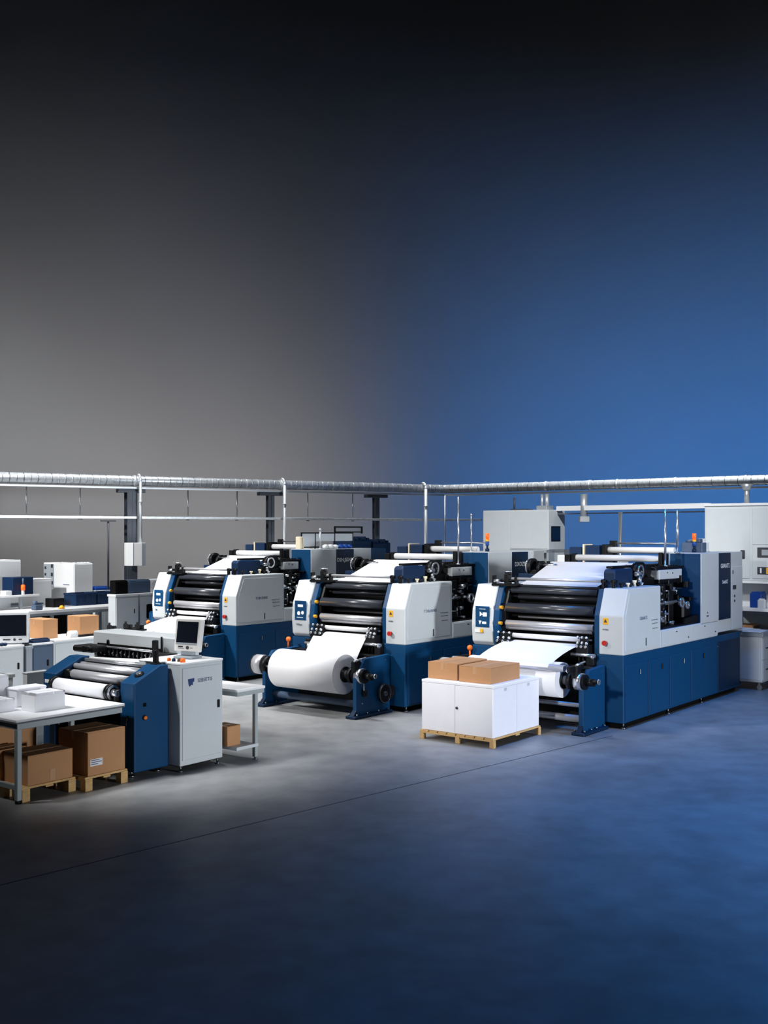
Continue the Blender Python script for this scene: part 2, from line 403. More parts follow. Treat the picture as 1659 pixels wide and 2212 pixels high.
    for i in range(9): t.cyl((bx0+i*.1*k, .28, 2.15), (bx0+i*.1*k, .28, 2.172), .014, 8)
    t.build('cable_carrier', BLACK, P)
    t = MB(); t.cyl((bx0+.3*k, .214, 2.06), (bx0+.3*k, .22, 2.06), .01, 8); t.cyl((bx0+.5*k, .214, 2.05), (bx0+.5*k, .22, 2.05), .014, 8); t.build('box_button', TEXTK, so)
    # upper-left clamp cluster beside the upper web
    t = MB()
    t.cyl((1.4, yl+.1, 2.13), (1.4, yl+.16, 2.13), .13, 22); t.cyl((1.4, yl-.06, 2.1), (1.4, yl, 2.1), .12, 22); t.box(1.3, 1.7, yl-.14, yl+.14, 1.88, 2.08, .01)
    t.cyl((1.45, yl-.2, 2.14), (1.45, yl+.1, 2.14), .045, 14)
    for y in (yl-.12, yl-.02, yl+.07): t.box(1.42, 1.48, y-.02, y+.02, 2.16, 2.22, .006)
    t.build('web_clamp', BLACK, P)
    t = MB(); t.ring((1.36, yl+.16, 2.13), (1.36, yl+.18, 2.13), .12, .09); t.cyl((1.4, yl-.16, 2.06), (1.4, yl-.07, 2.06), .02, 10); t.cyl((1.4, yl-.3, 2.16), (1.4, yl-.05, 2.16), .018, 10); t.build('clamp_fittings', CHROME, P)
    # rear rollers
    ra, rq = .52, yl-.2
    t = MB(); t.cyl((1.56, .56, 2.175), (1.56, yl-.06, 2.175), .03, 20); t.build('web_roller', LROLL, P)
    rx = tx-.55 if tx > 2.5 else tx-.3
    t = MB(); t.cyl((rx, ra-.1, 2.262), (rx, rq, 2.262), .05, 28); t.build('rear_roller', LROLL, P)
    t = MB(); t.box(rx-.05, rx+.05, ra-.2, ra-.1, 2.0, 2.34, .01); t.box(rx-.16, rx-.1, ra-.18, ra-.12, 2.1, 2.36, .01); t.box(rx-.05, rx+.05, rq, rq+.08, 2.0, 2.33, .01); t.box(rx-.05, rx+.08, rq+.1, rq+.2, 2.0, 2.31, .01); t.build('roller_bearing', BLACK, P)
    rx2 = rx+.85
    t = MB(); t.cyl((rx2, .55, 2.375), (rx2, W-.72, 2.375), .052, 28); t.build('rear_roller', LROLL, P)
    for (ya, yb, zt, ma) in ((W-.72, W-.64, 2.47, BLACK), (W-.60, W-.34, 2.45, DKBLUE), (W-.26, W-.04, 2.42, DKBLUE)):
        t = MB(); t.box(rx2-.12, rx2+.16, ya, yb, 2.02, zt, .012); t.build('roller_end_block', ma, P)
    t = MB(); t.box(rx2-.12, rx2+.2, W-.32, W-.29, 2.02, 2.47, .004); t.build('end_post', CREAM, P)
    t = MB(); t.cyl((rx2+.3, .6, 2.485), (rx2+.3, W-.68, 2.485), .016, 14); t.build('rear_bar', CHROME, P)
    t = MB(); t.box(rx2+.26, rx2+.34, W-.72, W-.6, 2.0, 2.53, .01); t.build('bar_bracket', BLACK, P)
    # control tower
    g = MB()
    g.prism([(tx, .0), (tx, .52), (tx+1.88, .9), (tx+1.88, 0)], 'z', 1.05, 2.345, .006)
    g.build('tower_housing', GREY, P)
    t = MB(); t.box(tx-.012, tx, .004, .50, 1.26, 2.335, .004); t.build('tower_front_panel', BLUE, P)
    s0, s1 = (.76, 1.29) if not extra_stripe else (.76, 1.30)
    t = MB(); t.box(tx+s0, tx+s1, -.012, .0, 1.25, 2.335, .003); so = t.build('tower_stripe', NAVY, P)
    text(words[1], .105, (tx+(s0+s1)/2, -.014, 2.12), 'side', TEXTW, P)
    if words[2]: text(words[2], .085, (tx+(s0+s1)/2, -.014, 1.86), 'side', TEXTW, P)
    t = MB(); t.box(tx+s1+.05, tx+1.86, -.010, .0, 1.07, 2.1, .004); do = t.build('tower_door', GREY, P)
    t = MB(); t.box(tx+s1+.09, tx+s1+.115, -.018, -.010, 1.98, 2.04); t.box(tx+s1+.1, tx+s1+.26, -.013, -.010, 1.72, 1.79)
    t.cyl((tx+s1+.18, -.010, 1.61), (tx+s1+.18, -.018, 1.61), .022, 12); t.cyl((tx+s1+.18, -.010, 1.53), (tx+s1+.18, -.018, 1.53), .022, 12); t.build('door_switches', TEXTK, do)
    t = MB(); t.box(tx+.01, tx+s0-.01, -.008, .0, 1.28, 2.335, .003); t.build('tower_side_panel', GREY, P)
    t = MB(); t.box(tx+.22, tx+.3, -.012, -.008, 1.34, 1.36); t.cyl((tx+.26, -.012, 1.40), (tx+.26, -.008, 1.40), .02, 3); t.build('hazard_mark', TEXTK, P)
    if extra_stripe:
        t = MB(); t.box(tx+1.89, tx+2.4, .01, .8, 1.0, 2.34, .006); t.build('tower_end_cabinet', BLUE, P)
    if words[4]:
        text(words[4], .10, (tx+.90, -.004, .83), 'side', TEXTW, P)
        t = MB(); t.box(tx+.72, L-.14, -.010, 0, .1, .9, .004); t.build('end_door', NAVY, P)
    # unwinding stand
    sx, hy = (.15, .12) if front_bar else (0, .07)
    for (a, q) in ((.25, .32), (W-.2, W-.13)):
        s = MB(); s.prism([(-.83+sx, .04), (-.83+sx, .60), (-.78+sx, .66), (-.64+sx, .84), (-.04, .86), (-.04, .04)], 'y', a, q, .006)
        so = s.build('stand_side_plate', BLUE, P)
        t = MB(); t.box(-.93+sx, -.05, a-.06, q+.06, 0, .045, .01); t.prism([(-.90+sx, .045), (-.83+sx, .12), (-.83+sx, .045)], 'y', a, q); t.build('stand_foot', NAVY, so)
        t = MB()
        for x in (-.86+sx, -.62+sx*.7, -.36, -.12):
            for y in (a-.035, q+.035): t.cyl((x, y, .045), (x, y, .07), .013, 8)
        for (x, z) in ((-.15, .78), (-.7+sx, .2), (-.12, .25), (-.2, .12)): t.cyl((x, a-.006, z), (x, a, z), .012, 8)
        t.build('bolt_heads', STEEL, so)
    t = MB(); t.cyl((-.62+sx, .32, .17), (-.62+sx, W-.2, .17), .05, 20); t.build('tie_bar', SLATE if not front_bar else SILVER, P)
    if front_bar:
        t = MB(); t.cyl((-.4, .32, .34), (-.4, W-.2, .34), .03, 18); t.build('tie_bar', SILVER, P)
        t = MB(); t.cyl((-.88, .42, .885), (-.88, W-.25, .885), .045, 32); t.build('nip_roller', SILVER, P)
        t = MB(); t.box(-.92, -.5, .33, .37, .84, .92, .01); t.build('nip_bracket', BLACK, P); t = MB(); t.box(-.92, -.5, W-.26, W-.21, .84, .92, .01); t.build('nip_bracket', BLACK, P)
    t = MB(); t.box(-.2, -.06, .32, W-.2, .80, .84, .006); t.box(-.08, -.04, .32, W-.2, .1, .8); t.build('stand_tray', BLACK, P)
    # chucks
    ax, az = (-.72, .60) if not front_bar else (-.66, .70)
    t = MB(); t.cyl((ax, .36+hy*.4, az), (ax, .42+hy*.4, az), .115, 28); t.cyl((ax, .10+hy, az), (ax, .36+hy*.4, az), .10, 28); t.cyl((ax, -.02+hy, az), (ax, .10+hy, az), .05, 18)
    t.box(ax-.10, ax+.04, .24+hy*.5, .34+hy*.5, az+.02, az+.22, .02); t.cyl((ax-.02, -.09+hy, az+.02), (ax-.02, .02+hy, az+.02), .03, 14); t.build('chuck', BLACK, P)
    t = MB(); t.ring((ax, .14+hy, az), (ax, .24+hy, az), .112, .09); t.cyl((ax, .38, az), (ax, .55, az), .062, 24); t.ring((ax-.02, -.10+hy, az+.02), (ax-.02, -.085+hy, az+.02), .036, .02)
    t.build('chuck_fittings', CHROME, P)
    t = MB(); t.cyl((ax-.12, .25+hy*.5, az+.225), (ax+.14, .25+hy*.5, az+.25), .014, 10); t.build('clamp_rod', CHROME, P)
    t = MB(); t.cyl((ax+.02, .15+hy, az-.24), (ax+.02, .15+hy, az-.08), .01, 8); t.build('locking_pin', CHROME, P)
    t = MB(); t.cyl((ax, W-.1, az+.02), (ax, W+.08, az+.02), .15, 36); t.build('brake_drum', SILVER, P)
    t = MB(); t.cyl((ax, W-.2, az+.02), (ax, W-.11, az+.02), .14, 30); t.cyl((ax, W+.08, az+.02), (ax, W+.1, az+.02), .155, 36); t.cyl((ax, W-.34, az), (ax, W-.2, az), .07, 20); t.build('brake_housing', BLACK, P)
    t = MB()
    for i in range(6): t.cyl((ax+.09*math.cos(i), W-.3, az+.09*math.sin(i)), (ax+.09*math.cos(i), W-.2, az+.09*math.sin(i)), .02, 8)
    t.build('brake_bolts', CHROME, P)
    # handwheel on the stand's side
    if not front_bar:
        t = MB(); t.ring((-.27, .16, .305), (-.27, .2, .305), .14, .115); t.cyl((-.27, .175, .305), (-.27, .195, .305), .12, 28); t.cyl((-.27, .15, .305), (-.27, .25, .305), .04, 16)
        t.ring((-.1, .18, .31), (-.1, .22, .31), .1, .07); t.cyl((-.1, .19, .31), (-.1, .21, .31), .075, 20); wo = t.build('hand_wheel', BLACK, P)
        t = MB(); t.ring((-.27, .145, .305), (-.27, .15, .305), .035, .015); t.ring((-.27, .152, .305), (-.27, .158, .305), .137, .13); t.build('wheel_hub', STEEL, wo)
        t = MB(); t.box(-.72, -.62, .2, .25, .30, .40, .02); t.build('brake_pad', BLACK, P)
    return P

def arc(cx, cz, r, a0, a1, n=10):
    return [(cx+r*math.cos(math.radians(a0+(a1-a0)*i/n)), cz+r*math.sin(math.radians(a0+(a1-a0)*i/n))) for i in range(n+1)]

def paper_for(u, v, W, where, front_bar):
    yl = W-.36
    ax, az, r = (-.72, .60, .29) if not front_bar else (-.66, .70, .235)
    R = thing('paper_roll', 'large white paper roll %s' % where, 'paper roll', u, v, 0, 'paper rolls on the presses')
    t = MB(); t.ring((ax, .555, az), (ax, yl-.06, az), r, .07, 72); t.build('roll_body', PAPER, R)
    t = MB(); t.ring((ax, .535, az), (ax, .556, az), .115, .055, 32); t.build('roll_core', BLACK, R)
    if not front_bar:
        path = [(.14, 1.085), (.07, 1.11), (.0, 1.113), (-.06, 1.10), (-.11, 1.06), (-.17, .99), (-.24, .90), (-.31, .80), (-.37, .71), (-.41, .63), (-.427, .585)]
        ya, yb = .66, 1.70
    else:
        path = [(.14, 1.085), (.07, 1.11), (.0, 1.113), (-.06, 1.10), (-.18, 1.088), (-.36, 1.058), (-.54, 1.02), (-.70, .975), (-.82, .935)]+arc(-.88, .885, .049, 65, 180, 8)
        ya, yb = .64, W-.62
    t = MB(); t.sheet(path, ya, yb, .004); t.build('paper_web', PAPER, R)
    return R
def upper_web(u, v, W, where):
    R = thing('paper_web', 'white paper sheet running %s' % where, 'paper web', u, v, 0, 'paper webs over the presses')
    yl = W-.36
    t = MB(); path = [(.42, 1.86), (.6, 1.90), (.8, 1.945), (1.0, 2.01), (1.2, 2.08), (1.4, 2.15), (1.5, 2.18)]+arc(1.56, 2.175, .034, 110, 50, 5)+[(1.75, 2.175), (2.0, 2.13)]
    t.sheet(path, .66, yl-.12, .004); t.build('web_sheet', PAPER, R)
    return R

M3 = (13.347, 6.199); M2 = (12.643, 9.345); M1 = (13.383, 13.631)
press('nearest blue and white printing press, at right behind the white cabinet on a pallet', *M3, 2.42, 2.80,
      ('GRANTS', 'GRANTS', 'SwitBZ', '', '43 1220P'), True, seed=3, panel='b')
press('middle blue and white printing press with the full white roll in front', *M2, 2.25, 2.31,
      ('TORANNO', 'DXOZIS', '', 'Nibter', ''), False, seed=5, doors=((.06, .98), (1.0, 1.72), (1.74, 2.3)))
press('farthest blue and white printing press, behind the grey monitor cabinet', *M1, 2.25, 2.0,
      ('TORONNS', 'DSN.JSSNN', '', 'Nt', ''), True, True, seed=9, doors=((.06, 1.0), (1.02, 1.9)))
paper_for(*M3, 2.42, 'low behind the silver roller of the nearest press', True)
paper_for(*M2, 2.25, 'hanging fully exposed in front of the middle press', False)
paper_for(*M1, 2.25, 'of the farthest press, mostly behind the front-left machine hood', True)
upper_web(*M3, 2.42, 'over the top of the nearest press at right')
upper_web(*M2, 2.25, 'over the top of the middle press')
upper_web(*M1, 2.25, 'over the top of the farthest press')

# ---------------------------------------------------------------- small roller machine, front left
def small_machine():
    u0, v0 = 7.449, 9.142
    S = thing('roller_coater', 'low blue roller machine with white hood beside the grey cabinet', 'machine', u0, v0)
    prof = [(0, .065), (0, 1.03), (.36, 1.195), (.48, 1.195), (.48, .065)]
    for (a, q, nm) in ((0, .24, 0), (1.40, 1.65, 1)):
        p = MB(); p.prism(prof, 'y', a, q, .014, seg=3); so = p.build('side_panel', BLUE, S)
        f = MB()
        for x in (.06, .42):
            f.cyl((x, (a+q)/2, 0), (x, (a+q)/2, .02), .04, 14); f.cyl((x, (a+q)/2, .02), (x, (a+q)/2, .07), .016, 10)
        f.build('levelling_foot', STEEL, so)
        if nm == 0:
            k = MB(); k.box(.12, .165, -.008, .002, .77, .81, .004); k.build('key_switch', PLINTH, so)
            k = MB(); k.cyl((.14, .002, .65), (.14, -.012, .65), .03, 18); ko = k.build('button_bezel', BLACK, so)
            k = MB(); k.cyl((.14, -.012, .65), (.14, -.024, .65), .02, 16); k.build('button', ORANGE, ko)
            d = Vector((-.165, 0, .36)).normalized()
            c = Vector((.16, .11, 1.105))
            k = MB(); k.cyl(c, c+d*.012, .055, 20); ko = k.build('dial_plate', BLACK, so)
            k = MB(); k.cyl(c+d*.012, c+d*.03, .03, 16); k.build('dial', CHROME, ko)
            k = MB(); k.tube([(-.01, .10, .66), (-.035, .10, .62), (-.03, .10, .55)], .01); k.cyl((-.01, .1, .66), (.002, .1, .66), .022, 10); k.build('small_handle', BLACK, so)
        else:
            k = MB(); k.box(-.006, .004, a+.13, a+.21, .91, .95, .003); k.build('name_plate', WHITE, so)
            k = MB(); k.tube([(-.01, a+.12, .72), (-.05, a+.1, .70), (-.05, a+.08, .62)], .008); k.box(-.01, 0, a+.02, a+.2, .82, .826); k.build('hose_stub', CHROME, so)
    a, q = .24, 1.40
    m = MB(); m.box(.16, .5, a, q, .1, .93); m.box(.02, .16, a, q, .1, .42); m.box(.30, .5, a, q, .93, 1.05); m.build('inner_body', PLINTH, S)
    def rl(x, z, r, ma, aa=a, qq=q, nm='roller'):
        t = MB(); t.cyl((x, aa, z), (x, qq, z), r, 40); return t.build(nm, ma, S)
    o = rl(-.02, .91, .082, PAPER, .40, 1.33, 'paper_covered_roller')
    t = MB(); t.cyl((-.02, .33, .91), (-.02, .395, .91), .092, 30); t.cyl((-.02, 1.335, .91), (-.02, 1.385, .91), .10, 30); t.box(-.06, .2, a, a+.04, .82, .95, .01); t.build('roller_end', BLACK, S)
    t = MB(); t.cyl((-.03, a, .91), (-.03, .33, .91), .04, 16); t.ring((-.02, .325, .91), (-.02, .335, .91), .085, .06); t.build('roller_end_chrome', CHROME, S)
    rl(.15, 1.025, .052, SILVER, .26, 1.27); t = MB(); t.cyl((.15, 1.27, 1.025), (.15, 1.38, 1.025), .042, 20); t.cyl((.1, 1.36, 1.03), (.16, 1.36, 1.03), .05, 14); t.build('roller_bearing', BLACK, S)
    rl(.27, 1.095, .035, SILVER); rl(.36, 1.1, .04, SILVER)
    t = MB(); t.cyl((.34, a, 1.175), (.34, q-.1, 1.175), .017, 14); t.build('guide_bar', CHROME, S)
    t = MB(); t.box(.36, .5, a, q, 1.13, 1.15); t.build('dark_nip', BLACK, S)
    t = MB(); t.prism([(.46, 1.165), (.46, 1.185), (1.22, 1.085), (1.22, 1.065)], 'y', .56, q, .004); t.build('feed_table', WTOP, S)
    # rear body and hood
    t = MB(); t.box(.5, 1.2, .57, 1.62, .1, 1.05, .01); t.box(.5, 1.2, 0.56, 1.63, .0, .1); t.build('rear_body', MID, S)
    t = MB(); t.box(1.25, 1.62, .74, 2.36, .1, 1.09, .01); t.prism([(1.25, 1.09), (1.25, 1.375), (1.27, 1.385), (1.62, 1.385), (1.62, 1.09)], 'y', .74, 2.36, .008); t.build('rear_hood', GREY, S)
    t = MB(); t.box(1.235, 1.256, 1.02, 2.26, 1.06, 1.235, .004); to = t.build('hood_opening', PLINTH, S)
    t = MB(); t.cyl((1.2, 1.02, 1.2), (1.2, 2.18, 1.2), .014, 12); t.build('opening_bar', CHROME, to)
    t = MB()
    for i in range(14):
        y = 1.1+i*.08; t.box(1.215, 1.24, y, y+.018, 1.09, 1.17); t.ball((1.21, y+.01, 1.10+.02*(i % 3)), .014, 8)
    t.build('gripper_row', STEEL, to)
    t = MB(); t.box(1.12, 1.18, .98, 1.05, 1.12, 1.35, .01); t.box(1.1, 1.26, .72, 1.04, 1.12, 1.2, .01); t.box(1.23, 1.25, 1.0, 1.012, 1.2, 1.385); t.build('hood_bracket', BLACK, S)
    t = MB(); t.box(.95, 1.24, 2.0, 2.4, 1.14, 1.22, .02); t.cyl((.9, 2.1, 1.19), (1.1, 2.1, 1.19), .04, 14); t.build('hood_bracket', BLACK, S)
    t = MB(); t.cyl((1.24, 2.05, 1.235), (1.24, 2.05, 1.285), .015, 8); t.build('hood_latch', BLACK, S)
    t = MB(); t.box(.40, .45, .12, .18, 1.19, 1.35, .008); t.box(.38, .47, .1, .2, 1.19, 1.21, .006); t.build('gauge_post', BLACK, S)
small_machine()

# ---------------------------------------------------------------- grey control cabinet and its monitor
def cabinet():
    u0, v0 = 7.955, 8.98
    K = thing('control_cabinet', 'tall light grey control cabinet with a logo door, in front of the blue roller machine', 'cabinet', u0, v0)
    b = MB(); b.box(0, .645, 0, .70, .07, 1.19, .006); b.build('cabinet_body', GREY, K)
    b = MB(); b.box(-.004, .65, -.004, .705, 1.19, 1.215, .005); b.build('cabinet_top', WHITE, K)
    d = MB(); d.box(.03, .615, -.010, .002, .13, 1.155, .004); do = d.build('door', GREY, K)
    h = MB(); h.box(.55, .585, -.022, -.010, .66, .75, .004); h.build('door_latch', BLACK, do)
    lg = MB(); lg.prism([(.105, 1.03), (.20, 1.035), (.195, .99), (.18, 1.0), (.175, .955), (.16, .965), (.13, .945), (.115, .965)], 'y', -.013, -.009); lg.build('logo_mark', TEXTB, do)
    text('SEBEETIS', .058, (.36, -.012, 1.0), 'side', TEXTB, do)
    fo = MB(); fo.box(.05, .6, .05, .66, .05, .07)
    fo.build('underframe', PLINTH, K)
    for (x, y) in ((.04, .04), (.60, .04), (.04, .66), (.6, .66)):
        f = MB(); f.cyl((x, y, 0), (x, y, .015), .028, 14); f.cyl((x, y, .015), (x, y, .07), .012, 10); f.build('foot', STEEL, K)
    # monitor
    M = thing('touch_monitor', 'off-white touch monitor tilted on the grey control cabinet', 'monitor', u0+.40, v0+.33, 1.215, rz=math.radians(12))
    t = MB(); t.box(-.10, .12, -.13, .13, 0, .03, .01); t.box(-.02, .06, -.08, .08, .03, .1, .01); t.build('stand', MID, M)
    sc = math.radians(-12)
    H = bpy.data.objects.new('screen_housing', None)
    t = MB(); t.prism([(-.17, 0), (.17, 0), (.18, .365), (.17, .38), (-.17, .38), (-.18, .365)], 'x', -.03, .05, .012, seg=2)
    ho = t.build('screen_housing', BEIGE, M, (0, 0, .075)); ho.rotation_euler = (0, math.radians(9), 0)
    t = MB(); t.box(-.036, -.028, -.145, .145, .095, .345, .002); t.build('screen', SCREEN, ho)
    t = MB(); t.box(-.037, -.029, -.145, .145, .08, .1, .001); t.build('screen_bar', MID, ho)
    t = MB(); t.cyl((-.036, -.02, .045), (-.03, -.02, .045), .02, 16); t.box(-.034, -.028, .045, .11, .045, .062); t.box(-.034, -.028, .03, .115, .032, .036); t.box(-.034, -.028, -.09, -.06, .04, .046); t.build('monitor_buttons', TEXTK, ho)
    bpy.data.objects.remove(H)
    # small things on the cabinet top
    for i, (x, y, r, ma, nm, lb) in enumerate(((.10, .30, .022, ORANGE, 'orange', 'small orange button cap on the grey cabinet top, farthest left of four'),
                                  (.10, .22, .022, DKBLUE, 'dark', 'dark blue round cap on the grey cabinet top'),
                                  (.12, .15, .022, BROWN, 'brown', 'dark brown round cap between two others on the cabinet top'),
                                  (.10, .07, .03, ORANGE, 'orange', 'largest orange knob near the front corner of the cabinet top'))):
        t = MB(); t.cyl((0, 0, 0), (0, 0, r*1.1), r, 16); t.ball((0, 0, r*1.1), r*.85, 12, sz=.6)
        solo(t, 'push_button_cap', ma, lb, 'knob', u0+x, v0+y, 1.215, 'caps on the cabinet top')
    t = MB(); t.box(-.12, .04, -.06, .2, 0, .003); solo(t, 'paper_sheet', PAPER, 'thin pale paper sheet under the caps on the grey cabinet', 'paper', u0+.05, v0+.40, 1.215)
cabinet()

# ---------------------------------------------------------------- cartons, boxes, pallets
def carton(label, u, v, z, lx, ly, lz, group, rz=0.0, tape='x', sticker=False, patch=False, name='cardboard_box', m=None, split=False):
    m = m or CARTON
    B = thing(name, label, 'box', u, v, z, group, rz)
    t = MB(); t.box(0, lx, 0, ly, 0, lz-.006, .004); t.build('carton_body', m, B)
    g = .004
    for k in range(2):
        f = MB()
        if tape == 'x': f.box(0, lx, 0 if k == 0 else ly/2+g, ly/2-g if k == 0 else ly, lz-.006, lz, .002)
        else: f.box(0 if k == 0 else lx/2+g, lx/2-g if k == 0 else lx, 0, ly, lz-.006, lz, .002)
        f.build('top_flap', m, B)
    if m is CARTON:
        t = MB()
        if tape == 'x': t.box(-.002, .0, ly/2-.025, ly/2+.025, lz-.09, lz+.0015); t.box(-.002, lx, ly/2-.025, ly/2+.025, lz, lz+.0015)
        else: t.box(lx/2-.025, lx/2+.025, -.002, 0, lz-.09, lz+.0015); t.box(lx/2-.025, lx/2+.025, -.002, ly, lz, lz+.0015)
        t.build('tape_strip', TAPE, B)
    if sticker:
        t = MB(); t.box(.06*lx, .38*lx, -.003, 0, .22*lz, .38*lz); s = t.build('shipping_label', WHITE, B)
        t = MB()
        for i, (a, q) in enumerate(((.08, .30), (.08, .36), (.08, .26))): t.box(a*lx, q*lx, -.0045, -.003, (.345-.045*i)*lz, (.36-.045*i)*lz)
        t.build('label_print', TEXTB, s)
    if patch:
        t = MB(); t.box(.48*lx, .60*lx, -.003, 0, .0*lz+.01, .42*lz); t.build('clear_patch', TAPE, B)
    return B
def pallet(label, u, v, lx, ly, h, group, name='wooden_pallet', deck=.022, rz=0.0, bw=.09):
    Pt = thing(name, label, 'pallet', u, v, 0, group, rz)
    t = MB(); n = max(4, int(ly/.13))
    for i in range(n):
        w = ly/n; t.box(0, lx, i*w+.008, (i+1)*w-.008, h-deck, h, .002)
    t.build('deck_boards', WOOD, Pt)
    t = MB()
    for x in (.0, lx/2-.045, lx-bw): t.box(x, x+(bw if x != lx/2-.045 else .09), 0, ly, h-deck-.018, h-deck, .002)
    t.build('cross_boards', WOOD, Pt)
    for y in (0, ly/2-.05, ly-bw):
        for x in (0, lx-bw):
            b = MB(); b.box(x, x+bw, y, y+bw, 0, h-deck-.018, .003); b.build('block', WOOD, Pt)
    return Pt
# under the front-left table
pallet('pine pallet under the front-left table, next to the table leg', 6.13, 9.225, .63, .73, .145, 'pallets under the table')
pallet('pine pallet under the tall cardboard box beside the blue side panel', 6.785, 9.10, .545, .80, .145, 'pallets under the table')
carton('wide cardboard box with a clear tape patch, on the pallet beside the table leg', 6.205, 9.245, .145, .53, .42, .30, 'cardboard boxes under the table', tape='x', patch=True)
carton('tall cardboard box with a white address label, beside the blue side panel', 6.83, 9.12, .145, .48, .50, .45, 'cardboard boxes under the table', tape='x', sticker=True)
carton('cardboard box cut by the left picture edge, under the table', 6.14, 9.68, .145, .34, .26, .31, 'cardboard boxes under the table')
carton('dark cardboard box at the back under the table, behind the wide box', 6.2, 10.0, 0, .62, .30, .63, 'cardboard boxes under the table')
# front-left table
def table_left():
    T = thing('packing_table', 'long white-topped packing table at front left with cartons below', 'table', 6.04, 9.19)
    t = MB(); t.box(0, 1.32, 0, 1.62, .805, .83, .003); t.build('tabletop', WTOP, T)
    t = MB(); t.box(.0, 1.32, .0, 1.62, .79, .805); t.build('dark_edging', DARKEDGE, T)
    t = MB(); t.box(.02, 1.30, .015, .055, .73, .79, .004); t.box(.02, .06, .055, 1.6, .73, .79, .004); t.box(.02, 1.3, 1.56, 1.6, .73, .79, .004); t.build('apron_frame', ALU, T)
    for (x, y) in ((.02, .015), (1.24, .84), (.02, 1.545), (1.24, 1.545)):
        l = MB(); l.box(x, x+.055, y, y+.055, .03, .735, .006); lo = l.build('leg', ALU, T)
        f = MB(); f.cyl((x+.027, y+.027, 0), (x+.027, y+.027, .03), .03, 12); f.build('leg_foot', BLACK, lo)
    t = MB(); t.box(.03, .07, .07, 1.545, .13, .18, .004); t.build('lower_rail', ALU, T)
    for y in (.3, .5, .7):
        h = MB(); h.box(.4+y*.6, .412+y*.6, .3, .312, .66, .79); h.build('wire_hook', STEEL, T)
table_left()
# white boxes on it
def wbox(label, u, v, lx, ly, lz, slot=True, rounded=False, z=.83):
    B = thing('white_box', label, 'box', u, v, z, 'white boxes on the front-left table')
    t = MB()
    if rounded:
        t.box(0, lx, 0, ly, 0, lz*.9, .012, seg=2); t.build('box_body', WBOX, B)
        t = MB(); t.box(-.006, lx+.006, -.006, ly+.006, lz*.82, lz, .022, seg=3); t.build('box_lid', WBOX, B)
    else:
        t.box(0, lx, 0, ly, 0, lz-.022, .003); t.build('box_body', WBOX, B)
        t = MB(); t.box(0, lx*.60, 0, ly*.5, lz-.022, lz, .001); t.box(0, lx, ly*.56, ly, lz-.022, lz, .001); t.box(lx*.64, lx, 0, ly*.5, lz-.022, lz, .001); t.box(0, .02, 0, ly, lz-.022, lz); t.box(lx-.02, lx, 0, ly, lz-.022, lz); t.build('lid_flaps', WBOX, B)
    return B
wbox('white box with a lid slot, nearest on the front-left tabletop', 6.42, 9.445, .365, .235, .19)
wbox('white box with rounded lid, behind the slotted white box on the table', 6.49, 9.86, .36, .20, .20, rounded=True)
wbox('low white box cut by the left picture edge on the table', 6.10, 9.72, .27, .30, .13)
wbox('tall white box at the left picture edge, standing at the back of the table', 6.22, 10.06, .30, .36, .33)

# ---------------------------------------------------------------- table behind the grey cabinet
def table_right():
    T = thing('side_table', 'white-topped side table with a lower shelf, right of the grey cabinet', 'table', 8.66, 8.80)
    t = MB(); t.box(0, .46, 0, 1.05, .825, .855, .003); t.build('tabletop', WTOP, T)
    t = MB(); t.box(.01, .45, .01, 1.04, .775, .825); t.build('apron_frame', ALU, T)
    for (x, y) in ((.01, .45), (.31, .02), (.01, .97), (.31, .97)):
        l = MB(); l.box(x, x+.05, y, y+.05, .03, .78, .005); lo = l.build('leg', ALU, T)
        f = MB(); f.cyl((x+.025, y+.025, 0), (x+.025, y+.025, .012), .032, 14); f.cyl((x+.025, y+.025, .012), (x+.025, y+.025, .035), .012, 8); f.build('leg_foot', STEEL, lo)
    t = MB(); t.box(.0, .36, .01, 1.03, .15, .19, .004); t.build('lower_shelf', GREY, T)
table_right()
carton('small cardboard box on the lower shelf of the side table', 8.63, 8.93, .19, .21, .26, .23, 'cardboard box on the shelf')

# ---------------------------------------------------------------- white cabinet on a pallet, with two cartons
def pallet_load():
    u0, v0 = 11.227, 6.95
    pallet('thin pine pallet under the white two-door cabinet', u0-.025, v0-.025, 1.19, 1.12, .118, 'pallet under the white cabinet', deck=.022, bw=.06)
    K = thing('white_cabinet', 'white two-door cabinet standing on a pallet in front of the nearest press', 'cabinet', u0, v0, .118)
    b = MB(); b.box(.004, 1.14, .004, 1.07, 0, .62, .003); b.build('cabinet_body', WBOX, K)
    for (a, q) in ((0, .555), (.561, 1.072)):
        d = MB(); d.box(-.006, .006, a, q, .004, .612, .003); do = d.build('door', WBOX, K)
        if a == 0:
            h = MB(); h.cyl((-.006, .525, .33), (-.022, .525, .33), .016, 14); h.build('door_knob', TEXTK, do)
    for (a, q) in ((.0, .572), (.578, 1.14)):
        d = MB(); d.box(a, q, -.006, .006, .004, .612, .003); do = d.build('side_panel', WBOX, K)
        h = MB(); h.box((a+q)/2-.03, (a+q)/2+.03, -.009, -.006, .56, .60); h.build('recessed_grip', GREY, do)
    t = MB(); t.box(-.008, 1.148, -.008, 1.076, .616, .652, .005); t.build('cabinet_top', WBOX, K)
    carton('cardboard box on the white cabinet, nearer right of the two', 11.315, 7.04, .77, .72, .47, .205, 'cartons on the white cabinet', tape='x')
    carton('cardboard box on the white cabinet, left of the two and farther back', 11.345, 7.555, .77, .72, .46, .215, 'cartons on the white cabinet', tape='x')
pallet_load()

